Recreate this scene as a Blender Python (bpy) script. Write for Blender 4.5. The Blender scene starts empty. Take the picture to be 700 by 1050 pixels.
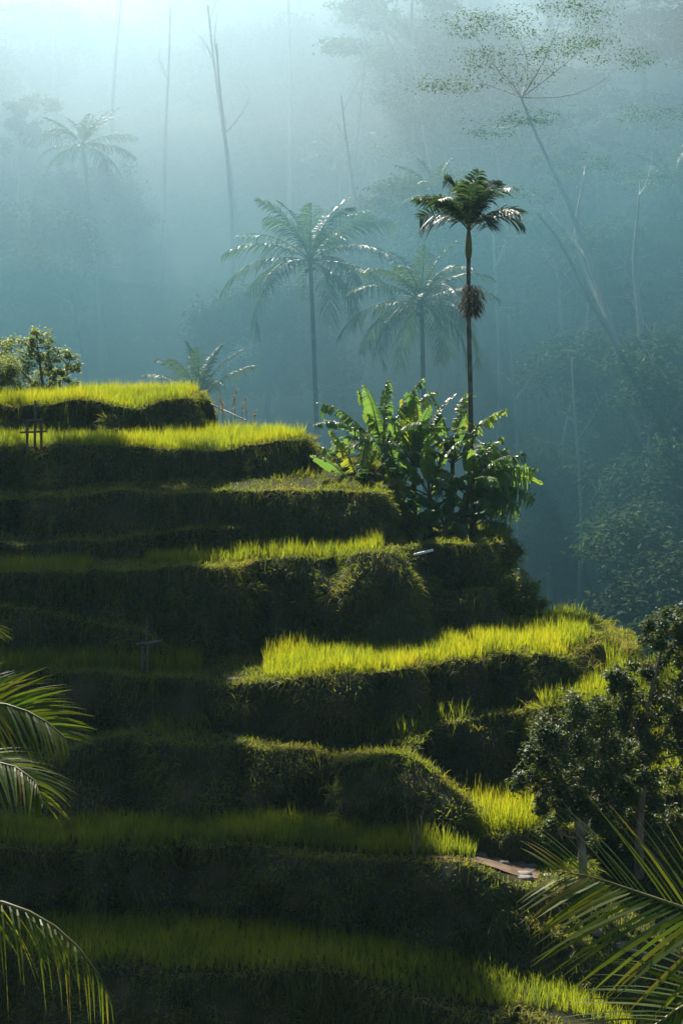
import bpy, bmesh, math
import numpy as np
from mathutils import Vector, geometry

# ------------------------------------------------------------------ camera, sky, sun, exposure
sc = bpy.context.scene
COL = sc.collection
R = math.radians
ZC = 30.0                      # camera height
TH = R(5.0)                    # camera pitch (down)
FPX = 1900.0
cam_d = bpy.data.cameras.new("camera")
cam_d.sensor_fit = 'VERTICAL'
cam_d.sensor_height = 24.0
cam_d.lens = 24.0 * FPX / 1050.0
cam_d.clip_start = 0.1
cam_d.clip_end = 3000
cam = bpy.data.objects.new("camera", cam_d)
COL.objects.link(cam)
cam.location = (0, 0, ZC)
cam.rotation_euler = (R(90) - TH, 0, 0)
sc.camera = cam

SUN_E, SUN_A = R(44), R(-24)
world = bpy.data.worlds.new("World")
sc.world = world
world.use_nodes = True
nt = world.node_tree
sky = nt.nodes.new('ShaderNodeTexSky')
sky.sky_type = 'NISHITA'
sky.sun_disc = False
sky.sun_elevation = SUN_E
sky.sun_rotation = SUN_A
nt.links.new(sky.outputs[0], nt.nodes['Background'].inputs[0])
nt.nodes['Background'].inputs[1].default_value = 0.05

sd = bpy.data.lights.new("sun", 'SUN')
sd.energy = 5.0
sd.angle = R(0.5)
sd.color = (1.0, 0.91, 0.77)
sun = bpy.data.objects.new("sun", sd)
COL.objects.link(sun)
SDIR = Vector((math.sin(SUN_A) * math.cos(SUN_E), math.cos(SUN_A) * math.cos(SUN_E), math.sin(SUN_E)))
sun.rotation_euler = SDIR.to_track_quat('Z', 'Y').to_euler()
sun.location = (-60, 130, 140)

sc.view_settings.view_transform = 'Standard'
sc.view_settings.look = 'None'
sc.view_settings.gamma = 1
sc.view_settings.exposure = 1.4
sc.cycles.use_denoising = True
sc.cycles.max_bounces = 6
sc.cycles.transparent_max_bounces = 8
sc.cycles.volume_bounces = 0

rng = np.random.default_rng(7)

# ------------------------------------------------------------------ helpers
def P(px, py, Y):
    """point on the picture ray (700 x 1050 pixels) at depth Y"""
    v = (525 - py) / FPX
    s = Y / (math.cos(TH) + v * math.sin(TH))
    return np.array([s * (px - 350) / FPX, Y, ZC + s * (v * math.cos(TH) - math.sin(TH))])

def nrm(a):
    return a / np.maximum(np.linalg.norm(a, axis=-1, keepdims=True), 1e-9)

def _hash(i):
    n = (i[..., 0] * 374761393 + i[..., 1] * 668265263 + i[..., 2] * 1442695041) & 0x7fffffff
    n = ((n ^ (n >> 13)) * 1274126177) & 0x7fffffff
    return ((n ^ (n >> 16)) & 0xffff) / 65535.0

def vnoise(p):
    p = np.asarray(p, float)
    i = np.floor(p).astype(np.int64)
    f = p - i
    f = f * f * (3 - 2 * f)
    o = 0
    for a in (0, 1):
        for b in (0, 1):
            for c in (0, 1):
                w = (f[..., 0] if a else 1 - f[..., 0]) * (f[..., 1] if b else 1 - f[..., 1]) * (f[..., 2] if c else 1 - f[..., 2])
                o = o + w * _hash(i + np.array([a, b, c]))
    return o * 2 - 1

def fbm(p, oct=3):
    p = np.asarray(p, float)
    s, a, o = 1.0, 1.0, 0
    for k in range(oct):
        o = o + a * vnoise(p * s + 17.3 * k)
        s *= 2.1
        a *= 0.5
    return o

class MB:
    """collects quads, builds ONE mesh object"""
    def __init__(self):
        self.V, self.F, self.T, self.M, self.S, self.n = [], [], [], [], [], 0
    def add(self, V, F, tint=0.5, mat=0, smooth=False):
        V = np.asarray(V, float).reshape(-1, 3)
        F = np.asarray(F, np.int64)
        self.V.append(V)
        self.F.append(F + self.n)
        self.T.append(np.broadcast_to(np.asarray(tint, float), (len(V),)))
        self.M.append(np.full(len(F), mat, np.int32))
        self.S.append(np.full(len(F), smooth, bool))
        self.n += len(V)
        return self
    def tube(self, pts, rad, k=7, mat=0, tint=0.5):
        pts = np.asarray(pts, float)
        rad = np.broadcast_to(np.asarray(rad, float), (len(pts),))
        d = nrm(np.gradient(pts, axis=0))
        up = np.where(np.abs(d[:, 2:3]) > 0.95, np.array([[1.0, 0, 0]]), np.array([[0, 0, 1.0]]))
        a = nrm(np.cross(d, up))
        for i in range(1, len(a)):
            if np.dot(a[i], a[i - 1]) < 0:
                a[i] = -a[i]
        b = np.cross(d, a)
        an = np.arange(k) * 2 * np.pi / k
        V = pts[:, None] + rad[:, None, None] * (np.cos(an)[None, :, None] * a[:, None] + np.sin(an)[None, :, None] * b[:, None])
        n = len(pts)
        i, j = np.meshgrid(np.arange(n - 1), np.arange(k), indexing='ij')
        F = np.stack([i * k + j, i * k + (j + 1) % k, (i + 1) * k + (j + 1) % k, (i + 1) * k + j], -1).reshape(-1, 4)
        V = V.reshape(-1, 3)
        caps = []
        for base, ctr in ((0, pts[0]), ((n - 1) * k, pts[-1])):
            c = len(V)
            V = np.vstack([V, ctr])
            for j in range(0, k, 1):
                caps.append([base + j, base + (j + 1) % k, c, c])
        self.add(V, F, tint, mat, True)
        return self
    def grid(self, G, mat=0, tint=0.5, smooth=True):
        n, m = G.shape[:2]
        i, j = np.meshgrid(np.arange(n - 1), np.arange(m - 1), indexing='ij')
        F = np.stack([i * m + j, i * m + j + 1, (i + 1) * m + j + 1, (i + 1) * m + j], -1).reshape(-1, 4)
        return self.add(G.reshape(-1, 3), F, tint, mat, smooth)
    def tris(self, V, F, mat=0, tint=0.5):
        V = np.asarray(V, float)
        self.tri = getattr(self, 'tri', [])
        self.tri.append((np.asarray(F, np.int64) + self.n, mat))
        self.V.append(V)
        self.T.append(np.full(len(V), float(tint)))
        self.n += len(V)
        return self
    def build(self, name, mats, parent=None, loc=None):
        me = bpy.data.meshes.new(name)
        V = np.concatenate(self.V)
        F4 = np.concatenate(self.F) if self.F else np.zeros((0, 4), np.int64)
        M = np.concatenate(self.M) if self.M else np.zeros(0, np.int32)
        S = np.concatenate(self.S) if self.S else np.zeros(0, bool)
        loops = F4.reshape(-1)
        start = np.arange(len(F4)) * 4
        for F3, mi in getattr(self, 'tri', []):
            start = np.concatenate([start, len(loops) + np.arange(len(F3)) * 3])
            loops = np.concatenate([loops, F3.reshape(-1)])
            M = np.concatenate([M, np.full(len(F3), mi, np.int32)])
            S = np.concatenate([S, np.ones(len(F3), bool)])
        me.vertices.add(len(V))
        me.vertices.foreach_set('co', V.astype(np.float32).ravel())
        me.loops.add(len(loops))
        me.loops.foreach_set('vertex_index', loops.astype(np.int32))
        me.polygons.add(len(start))
        me.polygons.foreach_set('loop_start', start.astype(np.int32))
        me.polygons.foreach_set('material_index', M)
        me.polygons.foreach_set('use_smooth', S)
        at = me.attributes.new('tint', 'FLOAT', 'POINT')
        at.data.foreach_set('value', np.concatenate(self.T).astype(np.float32))
        for m in (mats if isinstance(mats, (list, tuple)) else [mats]):
            me.materials.append(m)
        me.update(calc_edges=True)
        o = bpy.data.objects.new(name, me)
        COL.objects.link(o)
        if parent is not None:
            o.parent = parent
        if loc is not None:
            o.location = loc
        return o

def tag(o, label=None, cat=None, group=None, kind=None):
    if label: o['label'] = label
    if cat: o['category'] = cat
    if group: o['group'] = group
    if kind: o['kind'] = kind
    return o

def empty(name, loc, label, cat, group=None, rz=0.0):
    o = bpy.data.objects.new(name, None)
    COL.objects.link(o)
    o.location = loc
    o.rotation_euler = (0, 0, rz)
    return tag(o, label, cat, group)

def copy_tree(o, parent=None):
    c = o.copy()
    COL.objects.link(c)
    c.parent = parent
    for ch in list(o.children):
        copy_tree(ch, c)
    return c

def spline(pts, n):
    """Catmull-Rom through the rows of pts, n samples evenly in length"""
    p = np.asarray(pts, float)
    q = np.vstack([2 * p[0] - p[1], p, 2 * p[-1] - p[-2]])
    out = []
    for i in range(1, len(q) - 2):
        t = np.linspace(0, 1, 24, endpoint=False)[:, None]
        a, b, c, d = q[i - 1], q[i], q[i + 1], q[i + 2]
        out.append(0.5 * ((2 * b) + (c - a) * t + (2 * a - 5 * b + 4 * c - d) * t ** 2 + (3 * b - a - 3 * c + d) * t ** 3))
    out = np.vstack(out + [p[-1:]])
    L = np.concatenate([[0], np.cumsum(np.linalg.norm(np.diff(out[:, :3], axis=0), axis=1))])
    u = np.linspace(0, L[-1], n)
    return np.stack([np.interp(u, L, out[:, k]) for k in range(out.shape[1])], 1)

def blades(mb, Pt, D, L, W, bend, S=None, segs=2, tint=None, mat=0, prof=None, tip_tint=0.0):
    """N strips: base Pt, direction D, length L, width W, sag bend (fraction of L)"""
    N = len(Pt)
    L = np.broadcast_to(np.asarray(L, float), (N,))
    W = np.broadcast_to(np.asarray(W, float), (N,))
    bend = np.broadcast_to(np.asarray(bend, float), (N,))
    D = nrm(D)
    if S is None:
        S = nrm(np.cross(D, rng.normal(size=(N, 3))))
    t = np.linspace(0, 1, segs + 1)
    pos = Pt[:, None] + D[:, None] * (L[:, None] * t)[..., None]
    pos[..., 2] -= (bend * L)[:, None] * t ** 2
    if prof is None:
        prof = np.array([0.75] + [1.0] * (segs - 1) + [0.06]) if segs < 3 else np.clip(np.sin(np.pi * (0.18 + 0.82 * t)) ** 0.7, 0.05, 1)
    prof = np.asarray(prof)
    off = S[:, None] * (W[:, None] * prof[None] * 0.5)[..., None]
    V = np.stack([pos - off, pos + off], 2).reshape(-1, 3)
    k = (segs + 1) * 2
    b = (np.arange(N) * k)[:, None, None]
    s = (np.arange(segs) * 2)[None, :, None]
    F = (b + s + np.array([0, 1, 3, 2])).reshape(-1, 4)
    if tint is None:
        tint = rng.random(N)
    tt = np.clip(np.asarray(tint)[:, None] + tip_tint * (t - 0.5)[None], 0, 1)
    mb.add(V, F, np.repeat(tt, 2, axis=1).ravel(), mat)

def leaf_quads(mb, C, n, size, aspect=0.5, tint=None, mat=0, fold=0.18):
    """N leaves as folded diamonds centred at C facing n (two quads sharing the midrib)"""
    N = len(C)
    n = nrm(n)
    a = nrm(np.cross(n, rng.normal(size=(N, 3))))
    b = np.cross(n, a)
    size = np.broadcast_to(np.asarray(size, float), (N,))[:, None]
    h = size * aspect * 0.5
    tip, bot = C + a * size * 0.5, C - a * size * 0.5
    lf = C + b * h + n * h * fold * 2 - a * size * 0.08
    rt = C - b * h + n * h * fold * 2 - a * size * 0.08
    V = np.stack([bot, lf, tip, rt], 1).reshape(-1, 3)
    F = np.arange(N * 4).reshape(-1, 4)
    if tint is None:
        tint = rng.random(N)
    mb.add(V, F, np.repeat(tint, 4), mat)

# ------------------------------------------------------------------ materials
def ramp(nt, fac, stops):
    r = nt.nodes.new('ShaderNodeValToRGB')
    e = r.color_ramp.elements
    while len(e) > 1:
        e.remove(e[-1])
    e[0].position, e[0].color = stops[0][0], (*stops[0][1], 1)
    for p, c in stops[1:]:
        k = e.new(p)
        k.color = (*c, 1)
    nt.links.new(fac, r.inputs[0])
    return r.outputs[0]

def leaf_mat(name, cols, tcols, tw=0.45, rough=0.5, spec=0.35, patch=None):
    m = bpy.data.materials.new(name)
    m.use_nodes = True
    nt = m.node_tree
    out = nt.nodes['Material Output']
    pb = nt.nodes['Principled BSDF']
    at = nt.nodes.new('ShaderNodeAttribute')
    at.attribute_name = 'tint'
    fac = at.outputs['Fac']
    if patch:
        g = nt.nodes.new('ShaderNodeNewGeometry')
        no = nt.nodes.new('ShaderNodeTexNoise')
        no.inputs['Scale'].default_value = patch
        no.inputs['Detail'].default_value = 3
        nt.links.new(g.outputs['Position'], no.inputs['Vector'])
        mx = nt.nodes.new('ShaderNodeMath')
        mx.operation = 'MULTIPLY_ADD'
        nt.links.new(no.outputs['Fac'], mx.inputs[0])
        mx.inputs[1].default_value = 1.1
        ad = nt.nodes.new('ShaderNodeMath')
        ad.operation = 'MULTIPLY_ADD'
        nt.links.new(fac, ad.inputs[0])
        ad.inputs[1].default_value = 0.55
        ad.inputs[2].default_value = -0.33
        nt.links.new(ad.outputs[0], mx.inputs[2])
        fac = mx.outputs[0]
    n = len(cols)
    st = [i / (n - 1) for i in range(n)]
    c = ramp(nt, fac, list(zip(st, cols)))
    t = ramp(nt, fac, list(zip(st, tcols)))
    nt.links.new(c, pb.inputs['Base Color'])
    pb.inputs['Roughness'].default_value = rough
    pb.inputs['Specular IOR Level'].default_value = spec
    tr = nt.nodes.new('ShaderNodeBsdfTranslucent')
    nt.links.new(t, tr.inputs[0])
    mix = nt.nodes.new('ShaderNodeMixShader')
    mix.inputs[0].default_value = tw
    nt.links.new(pb.outputs[0], mix.inputs[1])
    nt.links.new(tr.outputs[0], mix.inputs[2])
    nt.links.new(mix.outputs[0], out.inputs[0])
    return m

def solid_mat(name, cols, scale=3.0, rough=0.9, bump=0.5, stretch=(1, 1, 1), spec=0.2, detail=6):
    m = bpy.data.materials.new(name)
    m.use_nodes = True
    nt = m.node_tree
    pb = nt.nodes['Principled BSDF']
    g = nt.nodes.new('ShaderNodeNewGeometry')
    mp = nt.nodes.new('ShaderNodeMapping')
    mp.inputs['Scale'].default_value = stretch
    nt.links.new(g.outputs['Position'], mp.inputs[0])
    no = nt.nodes.new('ShaderNodeTexNoise')
    no.inputs['Scale'].default_value = scale
    no.inputs['Detail'].default_value = detail
    nt.links.new(mp.outputs[0], no.inputs['Vector'])
    n = len(cols)
    c = ramp(nt, no.outputs['Fac'], [(0.3 + 0.4 * i / (n - 1), k) for i, k in enumerate(cols)])
    nt.links.new(c, pb.inputs['Base Color'])
    pb.inputs['Roughness'].default_value = rough
    pb.inputs['Specular IOR Level'].default_value = spec
    b = nt.nodes.new('ShaderNodeBump')
    b.inputs['Strength'].default_value = bump
    b.inputs['Distance'].default_value = 0.05
    nt.links.new(no.outputs['Fac'], b.inputs['Height'])
    nt.links.new(b.outputs[0], pb.inputs['Normal'])
    return m

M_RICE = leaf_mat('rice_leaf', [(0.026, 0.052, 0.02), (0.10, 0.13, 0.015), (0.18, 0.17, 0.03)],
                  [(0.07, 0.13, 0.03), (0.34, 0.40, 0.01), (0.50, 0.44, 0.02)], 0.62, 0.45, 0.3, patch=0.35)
M_WEED = leaf_mat('weed_leaf', [(0.035, 0.065, 0.018), (0.085, 0.115, 0.026), (0.19, 0.155, 0.065)],
                  [(0.10, 0.18, 0.01), (0.24, 0.28, 0.015), (0.40, 0.33, 0.05)], 0.5, 0.6, 0.2, patch=0.6)
M_DARK = leaf_mat('glossy_dark_leaf', [(0.018, 0.04, 0.012), (0.04, 0.07, 0.015), (0.10, 0.09, 0.02)],
                  [(0.04, 0.10, 0.01), (0.12, 0.18, 0.015), (0.40, 0.26, 0.02)], 0.3, 0.5, 0.25)
M_SHRUB = leaf_mat('shrub_leaf', [(0.03, 0.06, 0.02), (0.07, 0.10, 0.02), (0.13, 0.14, 0.03)],
                   [(0.16, 0.26, 0.06), (0.30, 0.36, 0.06), (0.40, 0.40, 0.06)], 0.55, 0.45, 0.3)
M_FOREST = leaf_mat('forest_leaf', [(0.018, 0.05, 0.022), (0.045, 0.085, 0.03), (0.09, 0.12, 0.04)],
                    [(0.05, 0.12, 0.03), (0.10, 0.18, 0.04), (0.18, 0.24, 0.05)], 0.35, 0.6, 0.12)
M_PALM = leaf_mat('palm_leaflet', [(0.025, 0.055, 0.012), (0.055, 0.085, 0.014), (0.14, 0.11, 0.03)],
                  [(0.10, 0.20, 0.01), (0.24, 0.30, 0.012), (0.42, 0.32, 0.03)], 0.4, 0.5, 0.2)
M_ARECA = leaf_mat('areca_leaflet', [(0.015, 0.035, 0.016), (0.03, 0.06, 0.025), (0.06, 0.085, 0.03)],
                   [(0.03, 0.07, 0.02), (0.06, 0.12, 0.025), (0.14, 0.18, 0.03)], 0.3, 0.45, 0.3)
M_PALMFAR = leaf_mat('far_palm_leaflet', [(0.02, 0.05, 0.018), (0.045, 0.075, 0.022), (0.10, 0.10, 0.035)],  # bluer palm leaflet copy, sunlit yellow toned out for palms in mist
                  [(0.05, 0.11, 0.025), (0.10, 0.16, 0.03), (0.20, 0.22, 0.04)], 0.35, 0.42, 0.35)
M_BANANA = leaf_mat('banana_leaf', [(0.02, 0.055, 0.02), (0.045, 0.10, 0.03), (0.10, 0.16, 0.03)],
                    [(0.05, 0.14, 0.035), (0.18, 0.32, 0.04), (0.52, 0.58, 0.02)], 0.46, 0.4, 0.4)
M_STEM = solid_mat('banana_stem', [(0.05, 0.06, 0.02), (0.13, 0.12, 0.05), (0.06, 0.04, 0.02)], 4, 0.6, 0.4, (1, 1, .3))
M_RACHIS = solid_mat('palm_midrib', [(0.07, 0.075, 0.02), (0.14, 0.12, 0.045)], 5, 0.5, 0.1, spec=0.3)
M_BARK = solid_mat('bark', [(0.05, 0.04, 0.03), (0.14, 0.11, 0.08), (0.22, 0.19, 0.15)], 4, 0.9, 0.7, (1, 1, .35))
M_PALE = solid_mat('pale_bark', [(0.30, 0.28, 0.24), (0.46, 0.44, 0.39), (0.55, 0.53, 0.48)], 1.5, 0.8, 0.4, (1, 1, .3))
M_PALEST = solid_mat('silver_bark', [(0.5, 0.48, 0.44), (0.64, 0.62, 0.57), (0.72, 0.70, 0.66)], 1.5, 0.8, 0.4, (1, 1, .3))
M_SOIL = solid_mat('mossy_earth', [(0.012, 0.018, 0.008), (0.030, 0.035, 0.014), (0.055, 0.045, 0.025)], 1.6, 0.95, 1.0)
M_DIRT = solid_mat('trodden_dirt', [(0.06, 0.036, 0.022), (0.11, 0.068, 0.042), (0.17, 0.115, 0.078)], 2.5, 0.75, 0.6)
M_MUD = solid_mat('field_mud', [(0.014, 0.018, 0.008), (0.035, 0.034, 0.016)], 2.5, 0.95, 0.6, spec=0.05)
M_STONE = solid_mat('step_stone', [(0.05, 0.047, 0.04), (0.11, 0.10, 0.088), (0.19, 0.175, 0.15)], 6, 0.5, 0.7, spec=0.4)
M_SHADESTONE = solid_mat('shaded_stone', [(0.02, 0.024, 0.016), (0.045, 0.045, 0.035), (0.08, 0.075, 0.06)], 6, 0.8, 0.7)  # darker copy of the step stone, shade put into its colour
M_GREYBARK = solid_mat('grey_bark', [(0.04, 0.04, 0.034), (0.085, 0.085, 0.072), (0.14, 0.14, 0.12)], 5, 0.9, 0.7, (1, 1, .6))
M_WOOD = solid_mat('weathered_wood', [(0.05, 0.04, 0.03), (0.13, 0.105, 0.08)], 6, 0.8, 0.5)
M_BAMBOO = solid_mat('pale_bamboo', [(0.20, 0.18, 0.13), (0.34, 0.31, 0.25)], 4, 0.5, 0.2, spec=0.4)
M_PIPE = solid_mat('white_pipe', [(0.66, 0.68, 0.70), (0.78, 0.80, 0.82)], 4, 0.3, 0.1, spec=0.6)
M_DRY = leaf_mat('dry_stalk', [(0.14, 0.11, 0.06), (0.22, 0.17, 0.09), (0.3, 0.24, 0.15)],
                 [(0.2, 0.15, 0.07), (0.3, 0.22, 0.1), (0.36, 0.28, 0.14)], 0.35, 0.6, 0.2)
M_HILL = solid_mat('forest_floor', [(0.014, 0.026, 0.014), (0.03, 0.05, 0.022), (0.05, 0.065, 0.03)], 0.25, 0.95, 1.0)

# ------------------------------------------------------------------ ground, far hillside, terrace hill
g = MB()
gx = np.linspace(-600, 600, 41)
GX, GY = np.meshgrid(gx, gx, indexing='ij')
g.grid(np.stack([GX, GY, np.zeros_like(GX)], -1))
tag(g.build('ground', M_HILL), 'dark green valley floor below the terraces', 'ground', kind='structure')

def hill_z(x, y):
    x = np.asarray(x, float); y = np.asarray(y, float)
    base = np.interp(y, [96, 108, 125, 150, 165, 172, 200, 300, 400, 520], [-2, 2.5, 9, 20, 24.5, 25.5, 40, 84, 118, 122])
    side = 6 * np.sin(x * 0.021 + 1.0) + 3.5 * np.sin(x * 0.05 + y * 0.03)
    n = 2.2 * fbm(np.stack([x * 0.05, y * 0.05, 0 * x], -1), 3)
    k = np.clip((y - 100) / 60, 0, 1)
    return base + k * (side * 0.6 + n)

h = MB()
hx = np.linspace(-300, 300, 151)
hy = np.concatenate([np.linspace(97, 320, 112), np.linspace(326, 540, 30)])
HX, HY = np.meshgrid(hx, hy, indexing='ij')
h.grid(np.stack([HX, HY, hill_z(HX, HY)], -1))
tag(h.build('hillside', M_HILL), 'misty wooded hillside rising behind the terraces', 'hillside', kind='structure')

def body_z(x, y):
    D = np.interp(y, [20, 30, 41, 44, 47, 51, 54.5, 59, 62, 66, 70, 78, 84, 95, 110],
                  [29, 24, 17.8, 16.2, 14.8, 13.2, 11.9, 9.9, 7.8, 5.9, 4.2, 3.6, 6.5, 15, 31])
    xr = np.interp(y, [30, 43, 47, 51, 54, 58, 61, 64, 66, 70, 78], [9, 8, 5.5, 5.2, 5.0, 5.0, 3.0, 2.5, -1.5, -6.0, -8])
    over = np.maximum(x - xr, 0)
    return ZC - D - 0.62 * over - 0.02 * over ** 2 * (over < 14) + 0.25 * fbm(np.stack([x * .4, y * .4, 0 * x], -1), 2) * (over > 0.5)

b = MB()
bx = np.linspace(-75, 42, 157)
by = np.linspace(20, 111, 122)
BX, BY = np.meshgrid(bx, by, indexing='ij')
b.grid(np.stack([BX, BY, np.maximum(body_z(BX, BY), -0.4)], -1))
tag(b.build('terrain', M_SOIL), 'earth body of the terraced hill under the rice fields', 'terrain', kind='structure')

# ------------------------------------------------------------------ terraces
def inpoly(poly, x, y):
    c = np.zeros(len(x), bool)
    j = len(poly) - 1
    for i in range(len(poly)):
        xi, yi, xj, yj = poly[i][0], poly[i][1], poly[j][0], poly[j][1]
        if yi != yj:
            k = ((yi > y) != (yj > y)) & (x < (xj - xi) * (y - yi) / (yj - yi) + xi)
            c ^= k
        j = i
    return c

TERR = {}
def terrace(key, ctrl, drop, label, rise=0.0, batter=0.36, back_in=0.0, bump=0.22, seed=0, mat=None, lobe=0.8):
    pts, z0, y0 = [], None, ctrl[0][2]
    for c in ctrl:
        bt = c[3] if len(c) > 3 else batter
        p = P(c[0], c[1] if c[1] is not None else 400, c[2])
        if c[1] is None:
            p[0] = (c[0] - 350) / FPX * c[2]
            p[2] = z0 + rise * (c[2] - y0)
        else:
            z0, y0 = p[2], c[2]
        pts.append([*p, bt])
    A = np.array(pts)
    n = max(40, int(np.sum(np.linalg.norm(np.diff(A[:, :3], axis=0), axis=1)) / 0.16))
    S = spline(A, n)
    rim, bt = S[:, :3], S[:, 3]
    tan = nrm(np.gradient(rim[:, :2], axis=0))
    outw = np.stack([tan[:, 1], -tan[:, 0], 0 * tan[:, 0]], 1)
    for _ in range(6):
        outw[1:-1] = nrm(outw[:-2] + 2 * outw[1:-1] + outw[2:])
    # uneven edge
    e = fbm(np.stack([rim[:, 0] * 0.9, rim[:, 1] * 0.9, np.full(n, seed * 3.1)], 1), 3)
    e2 = fbm(np.stack([rim[:, 0] * 0.28, rim[:, 1] * 0.28, np.full(n, seed * 5.3)], 1), 2)
    arc = np.concatenate([[0], np.cumsum(np.linalg.norm(np.diff(rim, axis=0), axis=1))])
    ph = arc / 3.4 + 0.55 * np.sin(arc * 0.37 + seed * 2.1) + 0.35 * np.sin(arc * 0.83 + seed)
    lobe_s = np.abs(np.sin(np.pi * ph)) ** 0.55 - 0.75
    lobe_a = lobe * (0.55 + 0.45 * np.sin(arc * 0.45 + seed * 4.0))
    rim = rim + outw * (e * bump * 0.8 + 0.6 * e2 + lobe_a * lobe_s)[:, None]
    rim[:, 2] += 0.22 * fbm(np.stack([rim[:, 0] * 0.4, rim[:, 1] * 0.4, np.full(n, seed * 2.7)], 1), 2)
    rim[:, 2] += 0.07 * fbm(np.stack([rim[:, 0] * 1.3, rim[:, 1] * 1.3, np.full(n, seed * 7.7)], 1), 3)
    m = 15
    t = np.linspace(0, 1, m)
    hgt = t ** 1.1 * drop
    q = rim[:, None, :] + outw[:, None] * ((bt[:, None] * hgt[None]))[..., None]
    q[..., 2] -= hgt[None]
    nz = fbm(np.stack([q[..., 0] * 0.7, q[..., 1] * 0.7, q[..., 2] * 0.9 + seed], -1), 4)
    q += outw[:, None] * (2.3 * bump * nz * np.minimum(1, t * 5)[None])[..., None]
    G = q
    mb = MB()
    mb.grid(G, 0)
    # top: polygon closed behind
    poly = [Vector((r[0], r[1])) for r in rim]
    fr = [Vector((rim[0, 0], max(rim[-1, 1], rim[0, 1] + 1.0)))]
    allp = poly + fr
    zb = rim[0, 2] + rise * (fr[0].y - rim[0, 1])
    PA = np.array([[p.x, p.y] for p in allp])
    lo, hi = PA.min(0), PA.max(0)
    qx, qy = np.meshgrid(np.arange(lo[0] + .3, hi[0], .6), np.arange(lo[1] + .3, hi[1], .6), indexing='ij')
    qx, qy = qx.ravel(), qy.ravel()
    kk = inpoly(PA, qx, qy)
    qx, qy = qx[kk], qy[kk]
    dd = (qx[:, None] - rim[None, :, 0]) ** 2 + (qy[:, None] - rim[None, :, 1]) ** 2
    kk = dd.min(1) > .04
    qx, qy, dd = qx[kk], qy[kk], dd[kk]
    wi = 1 / (dd + .3) ** 2
    qz = (wi * rim[None, :, 2]).sum(1) / wi.sum(1) + rise * np.maximum(qy - rim[dd.argmin(1), 1], 0) * .8
    allv = allp + [Vector((a_, b_)) for a_, b_ in zip(qx, qy)]
    nv = len(allp)
    res = geometry.delaunay_2d_cdt(allv, [(k_, (k_ + 1) % nv) for k_ in range(nv)], [], 1, 1e-5)
    zin = np.concatenate([rim[:, 2], [zb], qz])
    TV = np.array([[v_.x, v_.y, zin[o_[0]] if o_ else zin[:nv].mean()] for v_, o_ in zip(res[0], res[3])])
    mb.tris(TV, np.array([f_ for f_ in res[2] if len(f_) == 3]), 1)
    o = mb.build('rice_terrace', [mat or M_SOIL, M_MUD])
    tag(o, label, 'terrace', 'terraces of the rice hill', 'structure')
    TERR[key] = dict(rim=rim, out=outw, G=G, poly=np.array([[p.x, p.y] for p in allp]), TV=TV, rise=rise)
    return o

def top_points(T, n, clip=None, inset=0.0):
    poly = T['poly']
    lo, hi = poly.min(0), poly.max(0)
    x = rng.uniform(lo[0], hi[0], n)
    y = rng.uniform(lo[1], hi[1], n)
    k = inpoly(poly, x, y)
    if clip is not None:
        k &= clip(x, y)
    x, y = x[k], y[k]
    rim = T['rim']
    z = np.empty(len(x))
    keep = np.ones(len(x), bool)
    for s in range(0, len(x), 4000):
        d = (x[s:s + 4000, None] - rim[None, :, 0]) ** 2 + (y[s:s + 4000, None] - rim[None, :, 1]) ** 2
        w = 1 / (d + 0.3) ** 2
        z[s:s + 4000] = (w * rim[None, :, 2]).sum(1) / w.sum(1)
        j = d.argmin(1)
        z[s:s + 4000] += T['rise'] * np.maximum(y[s:s + 4000] - rim[j, 1], 0) * 0.8
        keep[s:s + 4000] = d.min(1) > inset ** 2
    return np.stack([x, y, z], 1)[keep]

def px_of(x, y):
    return 350 + FPX * x / y

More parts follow.
